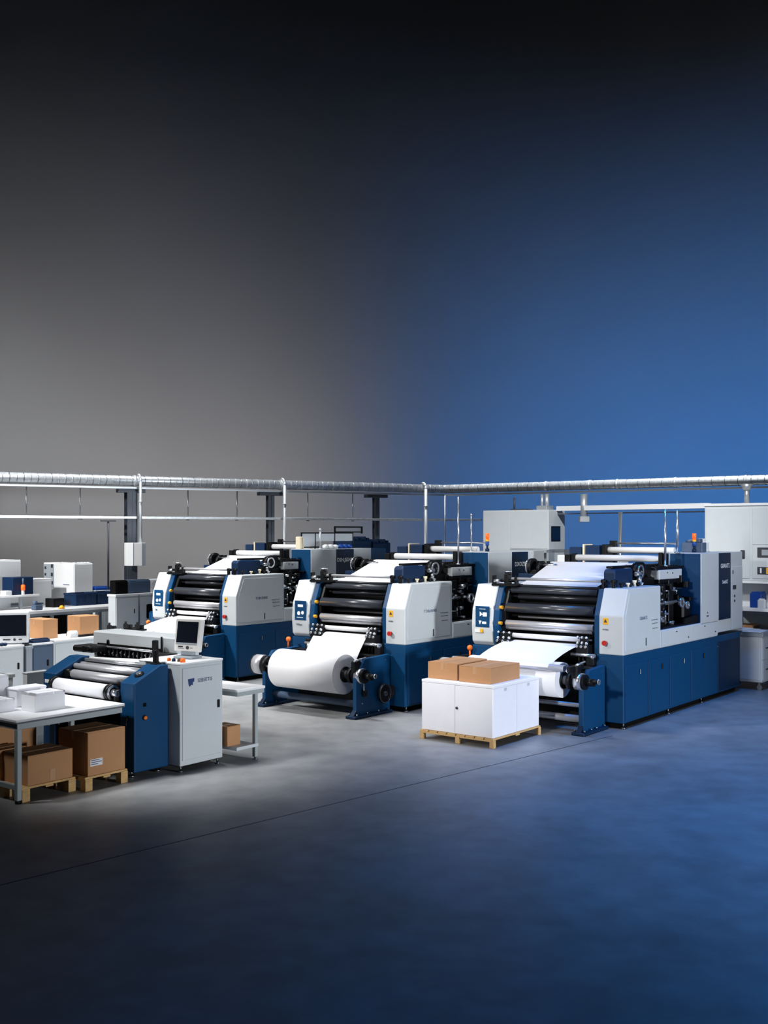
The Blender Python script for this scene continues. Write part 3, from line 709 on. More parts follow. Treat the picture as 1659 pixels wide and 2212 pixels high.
# ---------------------------------------------------------------- left background
GP = 'background furniture'
def console(label, u0, u1, v, z, m, depth=.8, name='console_cabinet', group=None, top=WTOP):
    K = thing(name, label, 'cabinet', u0, v, 0, group)
    w = u1-u0
    t = MB(); t.box(0, w, 0, depth, .05, z-.03, .005); t.build('cabinet_body', m, K)
    t = MB(); t.box(-.0, w, -.02, depth, z-.03, z, .004); t.build('cabinet_top', top, K)
    t = MB(); t.box(.03, w-.03, -.010, .002, .1, z-.06, .004); do = t.build('door', m, K)
    h = MB(); h.box(w-.12, w-.09, -.03, -.010, z*.6, z*.6+.1, .005); h.build('door_handle', BLACK, do)
    t = MB(); t.box(.03, w-.03, .03, depth-.03, 0, .05); t.build('plinth', PLINTH, K)
    return K
console('light grey console cabinet at the left picture edge, behind the white boxes', 7.9, 9.66, 14.5, .93, GREY)
console('slate blue console cabinet left of the small blue machine', 9.80, 10.19, 14.5, .93, SLATE)
console('long white low cabinet behind the small blue machine', 10.20, 12.25, 14.5, .95, GREY)
t = MB(); t.box(-.05, .05, -.03, .05, 0, .86); t.box(-.058, .058, -.05, .05, .86, .9); solo(t, 'support_post', MID, 'grey square post between the grey and slate consoles', 'post', 9.73, 14.49, 0)
t = MB(); t.box(0, .31, 0, .10, .10, .90, .005); t.box(-.01, .32, -.01, .11, .90, .915, .004); t.box(.03, .29, .02, .08, 0, .1); solo(t, 'white_cabinet', GREY, 'small pale grey cabinet between the white boxes and the blue side panel', 'cabinet', 7.80, 11.63, 0)
t = MB(); t.cyl((0, 0, 0), (0, 0, .28), .05, 14); t.box(-.06, .06, -.06, .06, .28, .33, .01); solo(t, 'spray_can', WHITE, 'small white container beside the pale grey cabinet at left', 'container', 7.78, 12.0, .55)
t = MB(); t.box(-.1, .1, -.1, .1, 0, .55); solo(t, 'container_stand', MID, 'grey block under the small white container at left', 'stand', 7.78, 12.0, 0)
# monitor on the grey console
M = thing('desk_monitor', 'old white desk monitor on the grey console at far left', 'monitor', 9.57, 14.66, .93, rz=math.radians(52))
t = MB(); t.box(-.02, .34, -.235, .235, .02, .50, .014, seg=2); ho = t.build('monitor_housing', WHITE, M)
t = MB(); t.box(-.026, -.016, -.205, .205, .13, .455, .002); t.build('screen', SCREEN, ho)
t = MB(); t.cyl((-.026, -.03, .075), (-.018, -.03, .075), .02, 12); t.box(-.024, -.016, .03, .14, .065, .085); t.box(-.024, -.016, -.14, -.09, .065, .085); t.build('monitor_buttons', TEXTK, ho)
t = MB(); t.box(.02, .26, -.14, .14, 0, .02); t.build('stand', MID, M)
# cartons on the consoles
carton('plain cardboard box on the console, right next to the old monitor', 10.215, 14.80, .95, .28, .50, .31, 'cardboard boxes on the consoles', tape='x')
carton('plain cardboard box on the white low cabinet, right of the other console carton', 10.80, 14.63, .985, .38, .34, .30, 'cardboard boxes on the consoles', tape='x')
t = MB(); t.box(0, .42, 0, .36, 0, .035); solo(t, 'black_tray', BLACK, 'flat black tray under the right console carton', 'tray', 10.78, 14.62, .95)
for i, (u, v, ma, lb, w) in enumerate(((9.84, 14.53, DKBLUE, 'dark blue strip tool lying on the slate console', .32), (10.56, 14.60, WHITE, 'small white roll between the two console cartons', .14),
                              (9.25, 14.55, DKBLUE, 'blue cloth bundle in front of the old monitor', .16), (8.9, 14.56, BROWN, 'tan hand tool at the left end of the grey console', .2))):
    t = MB()
    if i == 0: t.box(0, w, 0, .16, 0, .05, .01); t.box(.04, .3, .02, .1, .05, .065, .004)
    elif i == 1: t.cyl((0, 0, .06), (w, 0, .06), .06, 18); t.box(-.02, w, -.05, .08, 0, .02)
    elif i == 2:
        for q in range(5): t.ball((.03*q, .03*(q % 2), .025), .035, 10, sz=.7)
    else: t.box(0, w, 0, .03, 0, .03, .01); t.box(w*.7, w, -.03, .06, 0, .04, .01)
    z = .93 if i in (0, 2, 3) else .95
    solo(t, 'workshop_item', ma, lb, ('tool', 'roll', 'cloth', 'tool')[i], u, v, z)
t = MB(); t.cyl((0, 0, 0), (0, 0, .16), .035, 14); t.cyl((0, 0, .16), (0, 0, .19), .02, 10); solo(t, 'bottle', DKBLUE, 'small blue bottle between the old monitor and the carton', 'bottle', 9.78, 14.6, .93)

# rear workbench with crates
def bench(label, u0, v0, lx, ly, z, name='workbench', nlegs=3):
    B = thing(name, label, 'workbench', u0, v0, 0)
    t = MB(); t.box(0, lx, 0, ly, z-.06, z, .004); t.build('worktop', WTOP, B)
    t = MB(); t.box(.02, lx-.02, .02, .06, z-.12, z-.06); t.build('front_rail', MID, B)
    for i in range(nlegs):
        x = .03+(lx-.12)*i/(nlegs-1)
        for y in (.04, ly-.1):
            l = MB(); l.box(x, x+.06, y, y+.06, 0, z-.06, .004); l.build('leg', MID, B)
    return B
bench('long rear workbench at left with the blue crates on it', 11.6, 19.62, 4.42, 1.3, 1.0)
for i, (a, w, m) in enumerate(((12.5, .42, PLINTH), (13.3, .38, SLATE), (13.9, .40, PLINTH), (14.45, .55, MID))):
    t = MB(); t.box(0, w, 0, .6, .0, .86, .006); t.box(.03, w-.03, -.01, 0, .06, .82, .003)
    solo(t, 'underbench_unit', m, ('black unit under the rear bench, farthest left', 'slate unit under the rear bench', 'black unit under the rear bench, right of the slate one', 'mid grey unit under the rear bench, farthest right')[i], 'cabinet', a, 19.85, 0, 'units under the rear bench')
def crate(label, u, v, z, lx, ly, lz, group, m=DKBLUE):
    K = thing('plastic_crate', label, 'crate', u, v, z, group)
    t = MB()
    t.box(0, lx, 0, .015, 0, lz, .003); t.box(0, lx, ly-.015, ly, 0, lz, .003); t.box(0, .015, .015, ly-.015, 0, lz, .003); t.box(lx-.015, lx, .015, ly-.015, 0, lz, .003); t.box(.015, lx-.015, .015, ly-.015, 0, .015)
    t.build('crate_body', m, K)
    t = MB(); t.box(-.015, lx+.015, -.015, .0, lz-.04, lz, .003); t.box(-.015, 0, 0, ly, lz-.04, lz, .003); t.box(lx, lx+.015, 0, ly, lz-.04, lz, .003)
    for x in (.2, .5, .8): t.box(lx*x-.01, lx*x+.01, -.012, 0, .01, lz-.04, .002)
    t.build('crate_rim', m, K)
    return K
crate('dark blue plastic crate on the rear bench, left of the pair', 14.84, 20.25, 1.0, .56, .45, .28, 'blue crates on the rear bench')
crate('dark blue plastic crate at the right end of the rear bench', 15.44, 20.25, 1.0, .54, .45, .28, 'blue crates on the rear bench')
t = MB(); t.box(0, .3, 0, .3, 0, .2, .01); t.box(.04, .26, -.02, 0, .04, .16); solo(t, 'dark_bin', BLACK, 'small black open bin left of the blue crates', 'bin', 14.2, 20.2, 1.0)
t = MB(); t.ball((0, 0, .04), .05, 10, sz=.8); t.box(-.08, .08, -.02, .02, 0, .03, .01); solo(t, 'yellow_tool', YELLOW, 'small yellow hand tool on the rear bench before the crates', 'tool', 14.1, 19.75, 1.0)
t = MB(); t.box(-.1, .1, -.08, .08, 0, .12, .02); t.cyl((-.05, 0, .12), (-.05, 0, .2), .05, 12); t.box(0, .14, -.04, .04, .12, .16, .01); solo(t, 'bench_device', SLATE, 'grey-blue bench tool at the left of the rear bench', 'tool', 13.55, 19.85, 1.0)
# shelf above the rear bench, with its things
SH = thing('bench_shelf', 'raised grey shelf over the left end of the rear bench', 'shelf', 12.0, 20.3, 0)
t = MB(); t.box(0, 1.92, 0, .5, 1.27, 1.31, .004); t.build('shelf_board', WTOP, SH)
for x in (.02, 1.45):
    t = MB(); t.box(x, x+.06, .02, .08, 1.0, 1.27); t.build('upright', MID, SH)
t = MB(); t.box(.1, 1.4, .3, .32, 1.02, 1.24); t.build('back_panel', GREY, SH)
t = MB(); t.box(0, .75, 0, .7, 0, 1.0, .01); t.box(.10, .74, -.01, 0, .03, .97, .004); t.cyl((.35, -.012, .62), (.35, -.01, .62), .02, 8)
solo(t, 'white_cabinet', WHITE, 'tall white cabinet at the left picture edge behind the rear shelf', 'cabinet', 13.3, 21.2, 1.05)
t = MB(); t.box(0, .75, 0, .7, 0, 1.05); solo(t, 'cabinet_base', MID, 'grey base under the tall white cabinet at far left', 'cabinet', 13.3, 21.2, 0)
t = MB(); t.box(0, .52, 0, .4, 0, .38, .01); t.box(.25, .262, -.008, 0, 0, .38); solo(t, 'dark_box', DKBLUE, 'dark navy case on the rear shelf behind the orange beacon', 'case', 13.33, 20.42, 1.31)
bt = thing('beacon', 'orange warning beacon on the rear shelf in front of the navy case', 'lamp', 13.54, 20.35, 1.31)
t = MB(); t.cyl((0, 0, 0), (0, 0, .10), .035, 14); t.build('beacon_base', WHITE, bt)
t = MB(); t.cyl((0, 0, .10), (0, 0, .2), .045, 16); t.ball((0, 0, .2), .045, 14, sz=.6); t.build('beacon_lens', ORLAMP, bt)
t = MB(); t.cyl((0, 0, .2), (0, 0, .36), .022, 10); t.build('beacon_stem', SLATE, bt)
t = MB(); t.box(0, .16, 0, .2, 0, .1, .01); solo(t, 'small_white_carton', WHITE, 'tiny white carton left of the orange beacon', 'box', 13.13, 20.38, 1.31)
def tallbox(label, u, v, z, lx, ly, lz, vents=True):
    K = thing('equipment_cabinet', label, 'cabinet', u, v, 0)
    t = MB(); t.box(0, lx, 0, ly, z, z+lz, .008); t.build('cabinet_body', WHITE, K)
    t = MB(); t.box(.03, lx-.03, .03, ly-.03, 0, z); t.build('cabinet_base', MID, K)
    t = MB(); t.box(.01, lx*.99, -.008, 0, z+.02, z+lz-.03, .003); t.build('side_panel', WHITE, K)
    t = MB(); t.box(-.008, 0, .02, ly*.62, z+.02, z+lz-.03, .003); d = t.build('front_door', WHITE, K)
    t = MB(); t.box(-.014, -.008, ly*.15, ly*.35, z+lz*.45, z+lz*.45+.018); t.build('name_plate', TEXTG, d)
    if vents:
        t = MB(); t.box(-.01, 0, ly*.65, ly*.99, z+.35, z+lz-.03, .003); d = t.build('connector_panel', MID, K)
        t = MB()
        for i in range(3): t.box(-.02, -.01, ly*.9, ly*.95, z+lz*.5+i*.16, z+lz*.5+i*.16+.06)
        for i in range(3): t.box(-.02, -.01, ly*.68, ly*.74, z+lz*.45+i*.2, z+lz*.45+i*.2+.08)
        t.build('sockets', TEXTK, d)
    t = MB()
    for i in range(5): t.box(.1+i*lx*.18, .16+i*lx*.18, .1, .2, z+lz, z+lz+.02)
    t.build('top_fittings', WHITE, K)
    return K
tallbox('large white equipment cabinet behind the blue crates at left', 15.34, 21.0, 1.0, .52, 1.2, .94)
t = MB(); t.box(0, .82, 0, .5, 0, 1.60, .008); t.box(.02, .80, -.008, 0, .9, 1.55, .003); solo(t, 'low_white_cabinet', WHITE, 'lower white box between the navy case and the large white cabinet', 'cabinet', 14.08, 21.25, 0)
t = MB(); t.box(0, .45, 0, .35, 0, .07, .01); t.box(.02, .43, .02, .33, .07, .09); solo(t, 'blue_tray', BINBL, 'blue tray on the shelf right of the large white equipment cabinet', 'tray', 15.92, 20.97, 1.28)
t = MB(); t.box(0, .5, 0, .4, 0, 1.28, .005); solo(t, 'tray_stand', GREY, 'pale stand under the blue tray, behind the crates', 'stand', 15.9, 20.95, 0)
# pale switch cabinet with monitors on top
K = thing('switch_cabinet', 'wide pale grey cabinet with a cut-out, left of the farthest press', 'cabinet', 14.92, 18.95, 0)
t = MB(); t.box(0, 1.36, 0, .25, .05, 1.25, .006); t.build('cabinet_body', GREY, K)
t = MB(); t.box(-.01, 1.37, -.02, .28, 1.25, 1.30, .006); t.build('cabinet_top', WHITE, K)
for (a, q) in ((.02, .63), (.65, 1.34)):
    t = MB(); t.box(a, q, -.010, .002, .1, 1.22, .004); do = t.build('door', GREY, K)
    if a < .1:
        t = MB(); t.box(.50, .53, -.025, -.010, .86, .96, .006); t.build('door_handle', BLACK, do)
t = MB(); t.box(.86, 1.33, -.016, -.008, .72, 1.04, .02); t.build('cut_out', PLINTH, K)
t = MB(); t.cyl((.64, -.02, .15), (.64, -.02, 1.27), .014, 8); t.build('conduit', TEXTK, K)
t = MB(); t.cyl((0, 0, 0), (0, 0, .84), .14, 24); t.cyl((0, 0, .84), (0, 0, .86), .12, 24); t.ring((0, 0, .6), (0, 0, .63), .147, .135); solo(t, 'blue_drum', BLUE, 'blue steel drum left of the farthest press', 'drum', 15.75, 18.6, .04)
t = MB(); t.box(-.2, .2, -.2, .2, 0, .04); solo(t, 'drum_base', MID, 'low grey base under the blue drum', 'stand', 15.75, 18.6, 0)
for i, (a, w, m, lb) in enumerate(((14.96, .34, PLINTH, 'black open unit on the pale cabinet, farthest left'), (15.32, .62, SLATE, 'slate blue unit on the pale cabinet beside the black one'), (15.95, .30, WHITE, 'white unit on the pale cabinet next to the farthest press'))):
    t = MB(); t.box(0, w, 0, .2, 0, .29, .008); t.box(.03, w-.03, -.01, 0, .03, .26, .003); t.box(.0, w, .05, .18, .29, .305)
    solo(t, 'desktop_unit', m, lb, 'equipment', a, 19.0, 1.30, 'units on the pale cabinet')
# things in front of it, behind the small machine's hood
for i, (u, lb) in enumerate(((11.6, 'black clamp on the low cabinet behind the white hood, leftmost'), (11.95, 'black clamp behind the white hood, next to a clear plate'), (12.3, 'pair of black clamps behind the white hood, right'))):
    t = MB(); t.box(0, .22, 0, .12, 0, .03, .004); t.box(.02, .08, .02, .1, .03, .12, .01); t.box(.12, .18, .02, .1, .03, .10, .01); t.cyl((.05, .06, .12), (.05, .06, .16), .02, 8)
    solo(t, 'clamp', BLACK, lb, 'clamp', u if i < 2 else 12.0, 14.9 if i < 2 else 14.65, .95, 'clamps behind the hood')

# ---------------------------------------------------------------- duct, columns, rails
PC = Vector((1.76, 31.0)); PL = Vector((-11.8, 22.33)); PR = Vector((13.5, 22.35))
DZ, DR = 3.93, .122
def on_left(px):   # a point of the left duct run at a photo column
    k = (px-CX)/F_PX; d = PL-PC
    t = (k*PC.y-PC.x)/(d.x-k*d.y); return PC+d*t
def on_right(px):
    k = (px-CX)/F_PX; d = PR-PC
    t = (k*PC.y-PC.x)/(d.x-k*d.y); return PC+d*t
def v3(p, z): return Vector((p.x, p.y, z))
def spiral_duct():
    D = bpy.data.objects.new('air_duct', None); C.objects.link(D)
    tag(D, 'long galvanised spiral air duct turning the corner high above the machines', 'duct')
    for nm, a, b in (('left', PL, PC), ('right', PC, PR)):
        t = MB(); d = (b-a).normalized(); L = (b-a).length
        a3, b3 = v3(a, DZ), v3(b, DZ)
        t.cyl(a3, b3, DR, 32)
        n = int(L/.16)
        for i in range(n):
            p = a+d*(L*(i+.5)/n); t.ring(v3(p-d*.008, DZ), v3(p+d*.008, DZ), DR+.006, DR-.004, 24, mi=i % 2)
        t.build('duct_run', [GALV, STEEL], D)
    t = MB(); t.ball(v3(PC, DZ), DR+.004, 24); t.build('duct_elbow', GALV, D)
    for px, fn in ((290, on_left), (606, on_left), (916, on_left), (1181, on_right), (1275, on_right), (1612, on_right), (1460, on_right), (1335, on_right)):
        p = fn(px); d = ((PC-PL) if fn is on_left else (PR-PC)).normalized()
        t = MB(); t.ring(v3(p-d*.035, DZ), v3(p+d*.035, DZ), DR+.014, DR, 28); t.build('duct_clamp', GALVB, D)
    return D
spiral_duct()
def beam(a, b, h, w, z, name, m, parent=None):
    d = (b-a); L = d.length
    t = MB(); t.box(0, L, -w/2, w/2, z-h/2, z+h/2, .004)
    return t.build(name, m, parent, (a.x, a.y, 0), math.atan2(d.y, d.x))
RL = bpy.data.objects.new('cable_rail', None); C.objects.link(RL); tag(RL, 'thin galvanised rail running directly beneath the long air duct', 'rail')
beam(PL, PC, .05, .07, DZ-.175, 'rail_bar', GALVB, RL); beam(PC, PR, .05, .07, DZ-.175, 'rail_bar', GALVB, RL)
LR = bpy.data.objects.new('lower_rail', None); C.objects.link(LR); tag(LR, 'lower grey wall rail with thin drop rods, left of the corner', 'rail')
ZR = 3.03
PC2 = on_right(1040)
beam(PL, PC, .06, .06, ZR, 'rail_bar', GALV, LR); beam(PC, PC2, .05, .05, ZR, 'rail_bar', COLUMN, LR)
for px in (57, 173, 406, 512, 665, 762):
    p = on_left(px); t = MB(); t.cyl(v3(p, ZR-.05), v3(p, DZ-.2), .014, 8); t.box(p.x-.04, p.x+.04, p.y-.04, p.y+.04, ZR-.06, ZR-.035); t.build('drop_rod', STEEL, LR)
dl = (PC-PL).normalized(); nl = Vector((-dl.y, dl.x))
def column(px, label, w=.2):
    p = on_left(px)+nl*.12
    K = bpy.data.objects.new('steel_column', None); C.objects.link(K); K.location = (p.x, p.y, 0); K.rotation_euler.z = math.atan2(dl.y, dl.x)
    tag(K, label, 'column', 'columns under the duct')
    t = MB(); t.box(-w/2, w/2, -w/2, -w/2+.02, 0, DZ-.27); t.box(-w/2, w/2, w/2-.02, w/2, 0, DZ-.27); t.box(-.012, .012, -w/2, w/2, 0, DZ-.27); t.build('column_shaft', COLUMN, K)
    t = MB(); t.box(-.34, .34, -.1, .1, DZ-.29, DZ-.20, .006); t.build('column_head', COLUMN, K)
    t = MB(); t.box(-.18, .18, -.18, .18, 0, .03); t.build('base_plate', COLUMN, K)
column(286, 'dark steel column carrying the white switch box', .25)
column(588, 'dark steel column behind the farthest press', .17)
column(817, 'dark steel column nearest to the corner on the left run', .15)
# downpipes
def downpipe(px, label, z0, r=.04, fn=on_left, top=None):
    p = fn(px)-nl*.15
    K = bpy.data.objects.new('downpipe', None); C.objects.link(K); K.location = (p.x, p.y, 0); tag(K, label, 'pipe', 'downpipes from the duct')
    t = MB(); t.cyl((0, 0, z0), (0, 0, DZ-.02), r, 14); t.build('pipe_shaft', GALVB, K)
    q = fn(px)-p
    t = MB(); t.tube([(0, 0, DZ-.05), (0, 0, DZ+.05), (q.x*.5, q.y*.5, DZ+DR+.01), (q.x, q.y, DZ+DR+.03)], r*.9, 10); t.build('pipe_bend', GALVB, K)
    t = MB(); t.ring((0, 0, 3.4), (0, 0, 3.44), r+.012, r-.002, 16); t.build('pipe_collar', GALVB, K)
downpipe(299, 'galvanised downpipe entering the white switch box on the column', 2.35, .035)
downpipe(609, 'galvanised downpipe near the farthest press, right of its column', 0, .042)
downpipe(913, 'galvanised downpipe nearest the corner of the duct', 0, .05)
p = on_left(286)-nl*.1
SB = bpy.data.objects.new('switch_box', None); C.objects.link(SB); SB.location = (p.x, p.y, 1.86); SB.rotation_euler.z = math.atan2(dl.y, dl.x)
tag(SB, 'white switch box mounted on the left steel column', 'electrical box')
t = MB(); t.prism([(-.24, .0), (-.24, -.18), (-.10, -.26), (.12, -.26), (.24, -.18), (.24, 0)], 'z', 0, .56, .008); t.build('box_body', WHITE, SB)
t = MB(); t.box(-.105, -.098, -.265, -.25, 0, .56); t.box(.115, .122, -.265, -.25, 0, .56); t.build('box_seams', TEXTG, SB)
t = MB(); t.cyl((0, 0, 0), (0, 0, 1.65), .025, 8); t.box(-.18, .18, -.03, .03, 1.63, 1.66); p = on_left(236)
o = t.build('thin_pole', TEXTK, None, (p.x, p.y-.1, 1.30), math.atan2(dl.y, dl.x)); tag(o, 'thin dark pole hanging from the lower rail, left of the switch box column', 'pole')
# more poles near the corner
def pole(px, zt, zb, Y, r, label, m=CHROME, group='poles behind the presses', cap=False):
    x = (px-CX)/F_PX*Y
    t = MB(); t.cyl((0, 0, zb), (0, 0, zt), r, 14)
    t.cyl((0, 0, zb), (0, 0, zb+.02), r*2.4, 14)
    if cap: t.ball((0, 0, zt), r*1.5, 10)
    o = t.build('steel_pole', m, None, (x, Y, 0)); return tag(o, label, 'pole', group)
pole(961, 3.72, 0, 30.6, .022, 'slim galvanised pole at the duct corner', STEEL)
pole(990, 3.24, 2.15, 17.15, .014, 'slim chrome pole standing on the grey sensor box of the middle press')
pole(1018, 2.97, 2.345, 17.9, .013, 'short chrome pole with ball cap on the tower of the middle press', cap=True)
pole(1340, 3.07, 0, 21.0, .035, 'chrome pole behind the rear rollers of the nearest press')
pole(1437, 3.02, 2.15, 16.2, .018, 'chrome pole on the sensor box of the nearest press')
pole(1463, 3.02, 2.345, 16.75, .02, 'chrome pole on the tower of the nearest press')
pole(692, 2.72, 2.345, 20.4, .022, 'short pale pole on the tower of the farthest press', GALVB, cap=True)

# ---------------------------------------------------------------- right background
def at_front(px, py, u):
    """point (v, z) where the sight line through a photo pixel meets the plane u"""
    k = (px-CX)/F_PX; t = u/(k*U[0]+U[1])
    return (k*V[0]+V[1])*t, CAM_H-(py-HZ)/F_PX*t
def big_cabinet():
    u = 19.6
    vl, zt = at_front(1043, 1103, u); vr, _ = at_front(1185, 1102, u)
    K = thing('process_cabinet', 'large white cabinet with a dark window, behind the middle press', 'cabinet', u, vr, 0)
    w = vl-vr
    t = MB(); t.box(0, .72, 0, w, 2.3, zt, .012); t.box(0.1, .72, w*.55, w, 0, 2.3, .01); t.box(.25, .72, 0, w*.55, 0, 2.3); t.build('cabinet_body', GREY, K)
    sp = w*.57
    t = MB(); t.box(-.01, 0, .02, sp-.006, 2.33, zt-.03, .004); t.build('door', GREY, K)
    t = MB(); t.box(-.01, 0, sp+.006, w-.02, 2.2, zt-.03, .004); t.build('door', GREY, K)
    t = MB(); t.box(.10, .5, -.012, 0, 2.48, 2.80, .006); fr = t.build('side_window', BLACK, K)
    t = MB(); t.box(.13, .47, -.016, -.012, 2.51, 2.77); t.build('window_pane', NAVY, fr)
    t = MB(); t.box(.0, .25, 0, .05, 0, 2.3); t.box(.0, .72, 0, w, 2.24, 2.3, .004); t.build('support_frame', MID, K)
    t = MB(); t.box(.1, .4, .1, .35, zt, zt+.09, .01); t.cyl((.2, .15, zt), (.2, .15, 3.48), .05, 14); t.cyl((.3, .32, zt), (.3, .32, 3.48), .035, 14); t.build('top_pipes', GALVB, K)
    t = MB(); t.box(.2, .5, w*.4, w*.65, zt, zt+.03, .008); t.cyl((.3, w*.62, zt), (.3, w*.62, 3.42), .022, 8); t.build('top_fittings', COLUMN, K)
    return u, vr, zt
ub, vb, zb = big_cabinet()
B = thing('machine_block', 'low pale machine block beneath the large white cabinet', 'machine', 18.9, 8.9, 0)
t = MB(); t.box(0, .5, 0, 1.3, 0, 2.22, .01); t.build('block_body', WHITE, B)
t = MB(); t.box(.1, .35, .15, .5, 2.22, 2.30, .01); t.box(.1, .3, .9, 1.2, 2.22, 2.33, .01); t.cyl((.2, .6, 2.22), (.2, .6, 2.4), .03, 10); t.build('block_fittings', COLUMN, B)
def right_cabinet():
    u = 19.2
    vl, zt = at_front(1522, 1094, u); v2, zb = at_front(1622, 1256, u)
    K = thing('wall_cabinet', 'large white panelled cabinet at the right picture edge above the bench', 'cabinet', u, v2-1.2, 0)
    w = vl-(v2-1.2); s = 1.2
    t = MB(); t.box(0, .8, 0, w, 1.79, zt, .01); t.box(.4, .8, 0, w, 0, 1.79); t.build('cabinet_body', GREY, K)
    t = MB(); t.box(-.012, 0, s+.02, w-.03, 1.84, zt-.04, .004); t.build('door', GREY, K)
    t = MB(); t.box(-.012, 0, .02, s-.03, 2.45, zt-.04, .004); t.build('door', GREY, K)
    t = MB(); t.box(-.012, 0, .02, s-.03, 1.84, 2.44, .004); do = t.build('control_door', GREY, K)
    t = MB(); t.box(-.022, -.012, s-.38, s-.12, 2.22, 2.40, .004); sc = t.build('display_frame', TEXTK, do)
    t = MB(); t.box(-.025, -.022, s-.34, s-.2, 2.26, 2.36); t.build('display', MID, sc)
    t = MB(); t.box(-.022, -.012, s-.34, s-.12, 1.92, 2.05, .004); sc = t.build('switch_panel', TEXTK, do)
    t = MB(); t.box(-.026, -.022, s-.33, s-.28, 1.93, 2.04); t.build('yellow_switch', YELLOW, sc)
    t = MB(); t.box(-.026, -.022, s-.2, s-.17, 1.94, 2.03); t.build('white_switch', WHITE, sc)
    t = MB(); t.box(-.04, -.012, s+.10, s+.18, 2.2, 2.35, .01); t.build('door_handle', TEXTK, K)
    t = MB(); t.box(-.02, .8, 0, w+.02, zt, zt+.05, .006); t.build('cornice', WHITE, K)
    t = MB(); t.box(-.02, .4, 0, w, 1.75, 1.79, .006); t.build('bottom_ledge', WHITE, K)
    return u, w+v2-1.2
ur, vr_ = right_cabinet()
# white beam between the two cabinets
a, b = world(20.0, vb-.0), world(19.5, vr_+.02)
BM = bpy.data.objects.new('service_beam', None); C.objects.link(BM); tag(BM, 'white horizontal service beam between the two large white cabinets', 'beam')
beam(Vector((a.x, a.y)), Vector((b.x, b.y)), .10, .12, 3.17, 'beam_body', WHITE, BM)
beam(Vector((a.x, a.y)), Vector((b.x, b.y)), .025, .05, 3.06, 'conduit', STEEL, BM)
d = (b-a); 
for f, nm in ((.19, 'duct_drop'),):
    q = a+d*f; t = MB(); t.cyl((q.x, q.y, 2.95), (q.x, q.y, 3.46), .075, 20); t.box(q.x-.1, q.x+.1, q.y-.1, q.y+.1, 2.88, 3.0, .01); t.build(nm, GALVB, BM)
t = MB(); t.cyl((0, 0, 0), (0, 0, .30), .05, 16); t.cyl((0, 0, .24), (0, 0, .36), .06, 16, .12)
kx = (1613-CX)/F_PX; Yd = 19.6/(kx*U[0]+U[1])
o = t.build('duct_support', GALV, None, (kx*Yd, Yd, 3.2)); tag(o, 'short galvanised duct support standing on the right white cabinet', 'pipe')
# right workbench and its load
bench('rear workbench at the right picture edge with blue bins', 18.9, 4.6, .66, 2.3, 1.33, nlegs=2)
for u, v, ma, nm, lb, cat, sz in ((19.0, 6.20, BINBL, 'plastic_bin', 'bright blue bin on the right rear bench next to the tower', 'bin', (.3, .20, .26)),
                       (18.93, 6.10, WHITE, 'paper_stack', 'small white stack on the right rear bench before the blue bin', 'paper', (.06, .14, .15)),
                       (18.95, 5.92, WBOX, 'white_carton', 'white carton on the right rear bench beside the blue bin', 'box', (.2, .15, .16)),
                       (18.92, 5.66, CARTON, 'open_box', 'low tan open box on the right rear bench', 'box', (.14, .22, .11)),
                       (19.25, 5.60, BLACK, 'dark_case', 'black case at the back of the right rear bench', 'case', (.26, .34, .30))):
    t = MB(); t.box(0, sz[0], 0, sz[1], 0, sz[2], .008); t.box(.02, sz[0]-.02, .02, sz[1]-.02, sz[2], sz[2]+.02, .004)
    solo(t, nm, ma, lb, cat, u, v, 1.33)
for i, (v, lb) in enumerate(((6.42, 'tan carton under the right rear bench next to the tower'), (5.35, 'brown carton under the right rear bench at the picture edge'))):
    carton(lb, 19.2, v, .0, .35, .30 if i == 0 else .8, 1.0, 'cartons under the right bench', m=CARTON if i == 0 else BROWN)
def drawer_cart():
    K = thing('drawer_cart', 'grey wheeled cabinet with papers on top, at the far right behind the nearest press', 'cabinet', 18.10, 5.89)
    t = MB(); t.box(0, .55, 0, .62, .13, .90, .008); t.build('cabinet_body', GREY, K)
    t = MB(); t.box(-.02, .57, -.02, .64, .90, .985, .008); t.build('cabinet_top', MID, K)
    t = MB(); t.box(-.012, 0, .04, .60, .17, .87, .005); do = t.build('door', GREY, K)
    t = MB(); t.ring((-.022, .54, .70), (-.012, .54, .70), .022, .008); t.build('door_knob', BLACK, do)
    for (z0, z1) in ((.52, .87), (.17, .50)):
        t = MB(); t.box(.02, .53, -.012, 0, z0, z1, .005); d = t.build('drawer', GREY, K)
        t = MB(); t.box(.15, .4, -.03, -.012, (z0+z1)/2, (z0+z1)/2+.02, .004); t.build('drawer_handle', TEXTK, d)
    for (x, y) in ((.06, .06), (.5, .06), (.06, .56), (.5, .56)):
        t = MB(); t.cyl((x-.015, y, .045), (x+.015, y, .045), .045, 16); t.box(x-.02, x+.02, y-.02, y+.02, .06, .13); t.build('castor', STEEL, K)
    for i in range(3):
        t = MB(); t.box(-.14, .40, 0, .32, 0, .004+.001*i)
        solo(t, 'paper_sheet', PAPER, ('white printed sheet on the grey wheeled cabinet, nearest', 'white sheet in the middle of the papers on the wheeled cabinet', 'white sheet at the left end of the wheeled cabinet')[i], 'paper', 18.15+.04*i, 5.89+.19*i, .985+.006*i, 'sheets on the wheeled cabinet', rz=.1-.12*i)
drawer_cart()
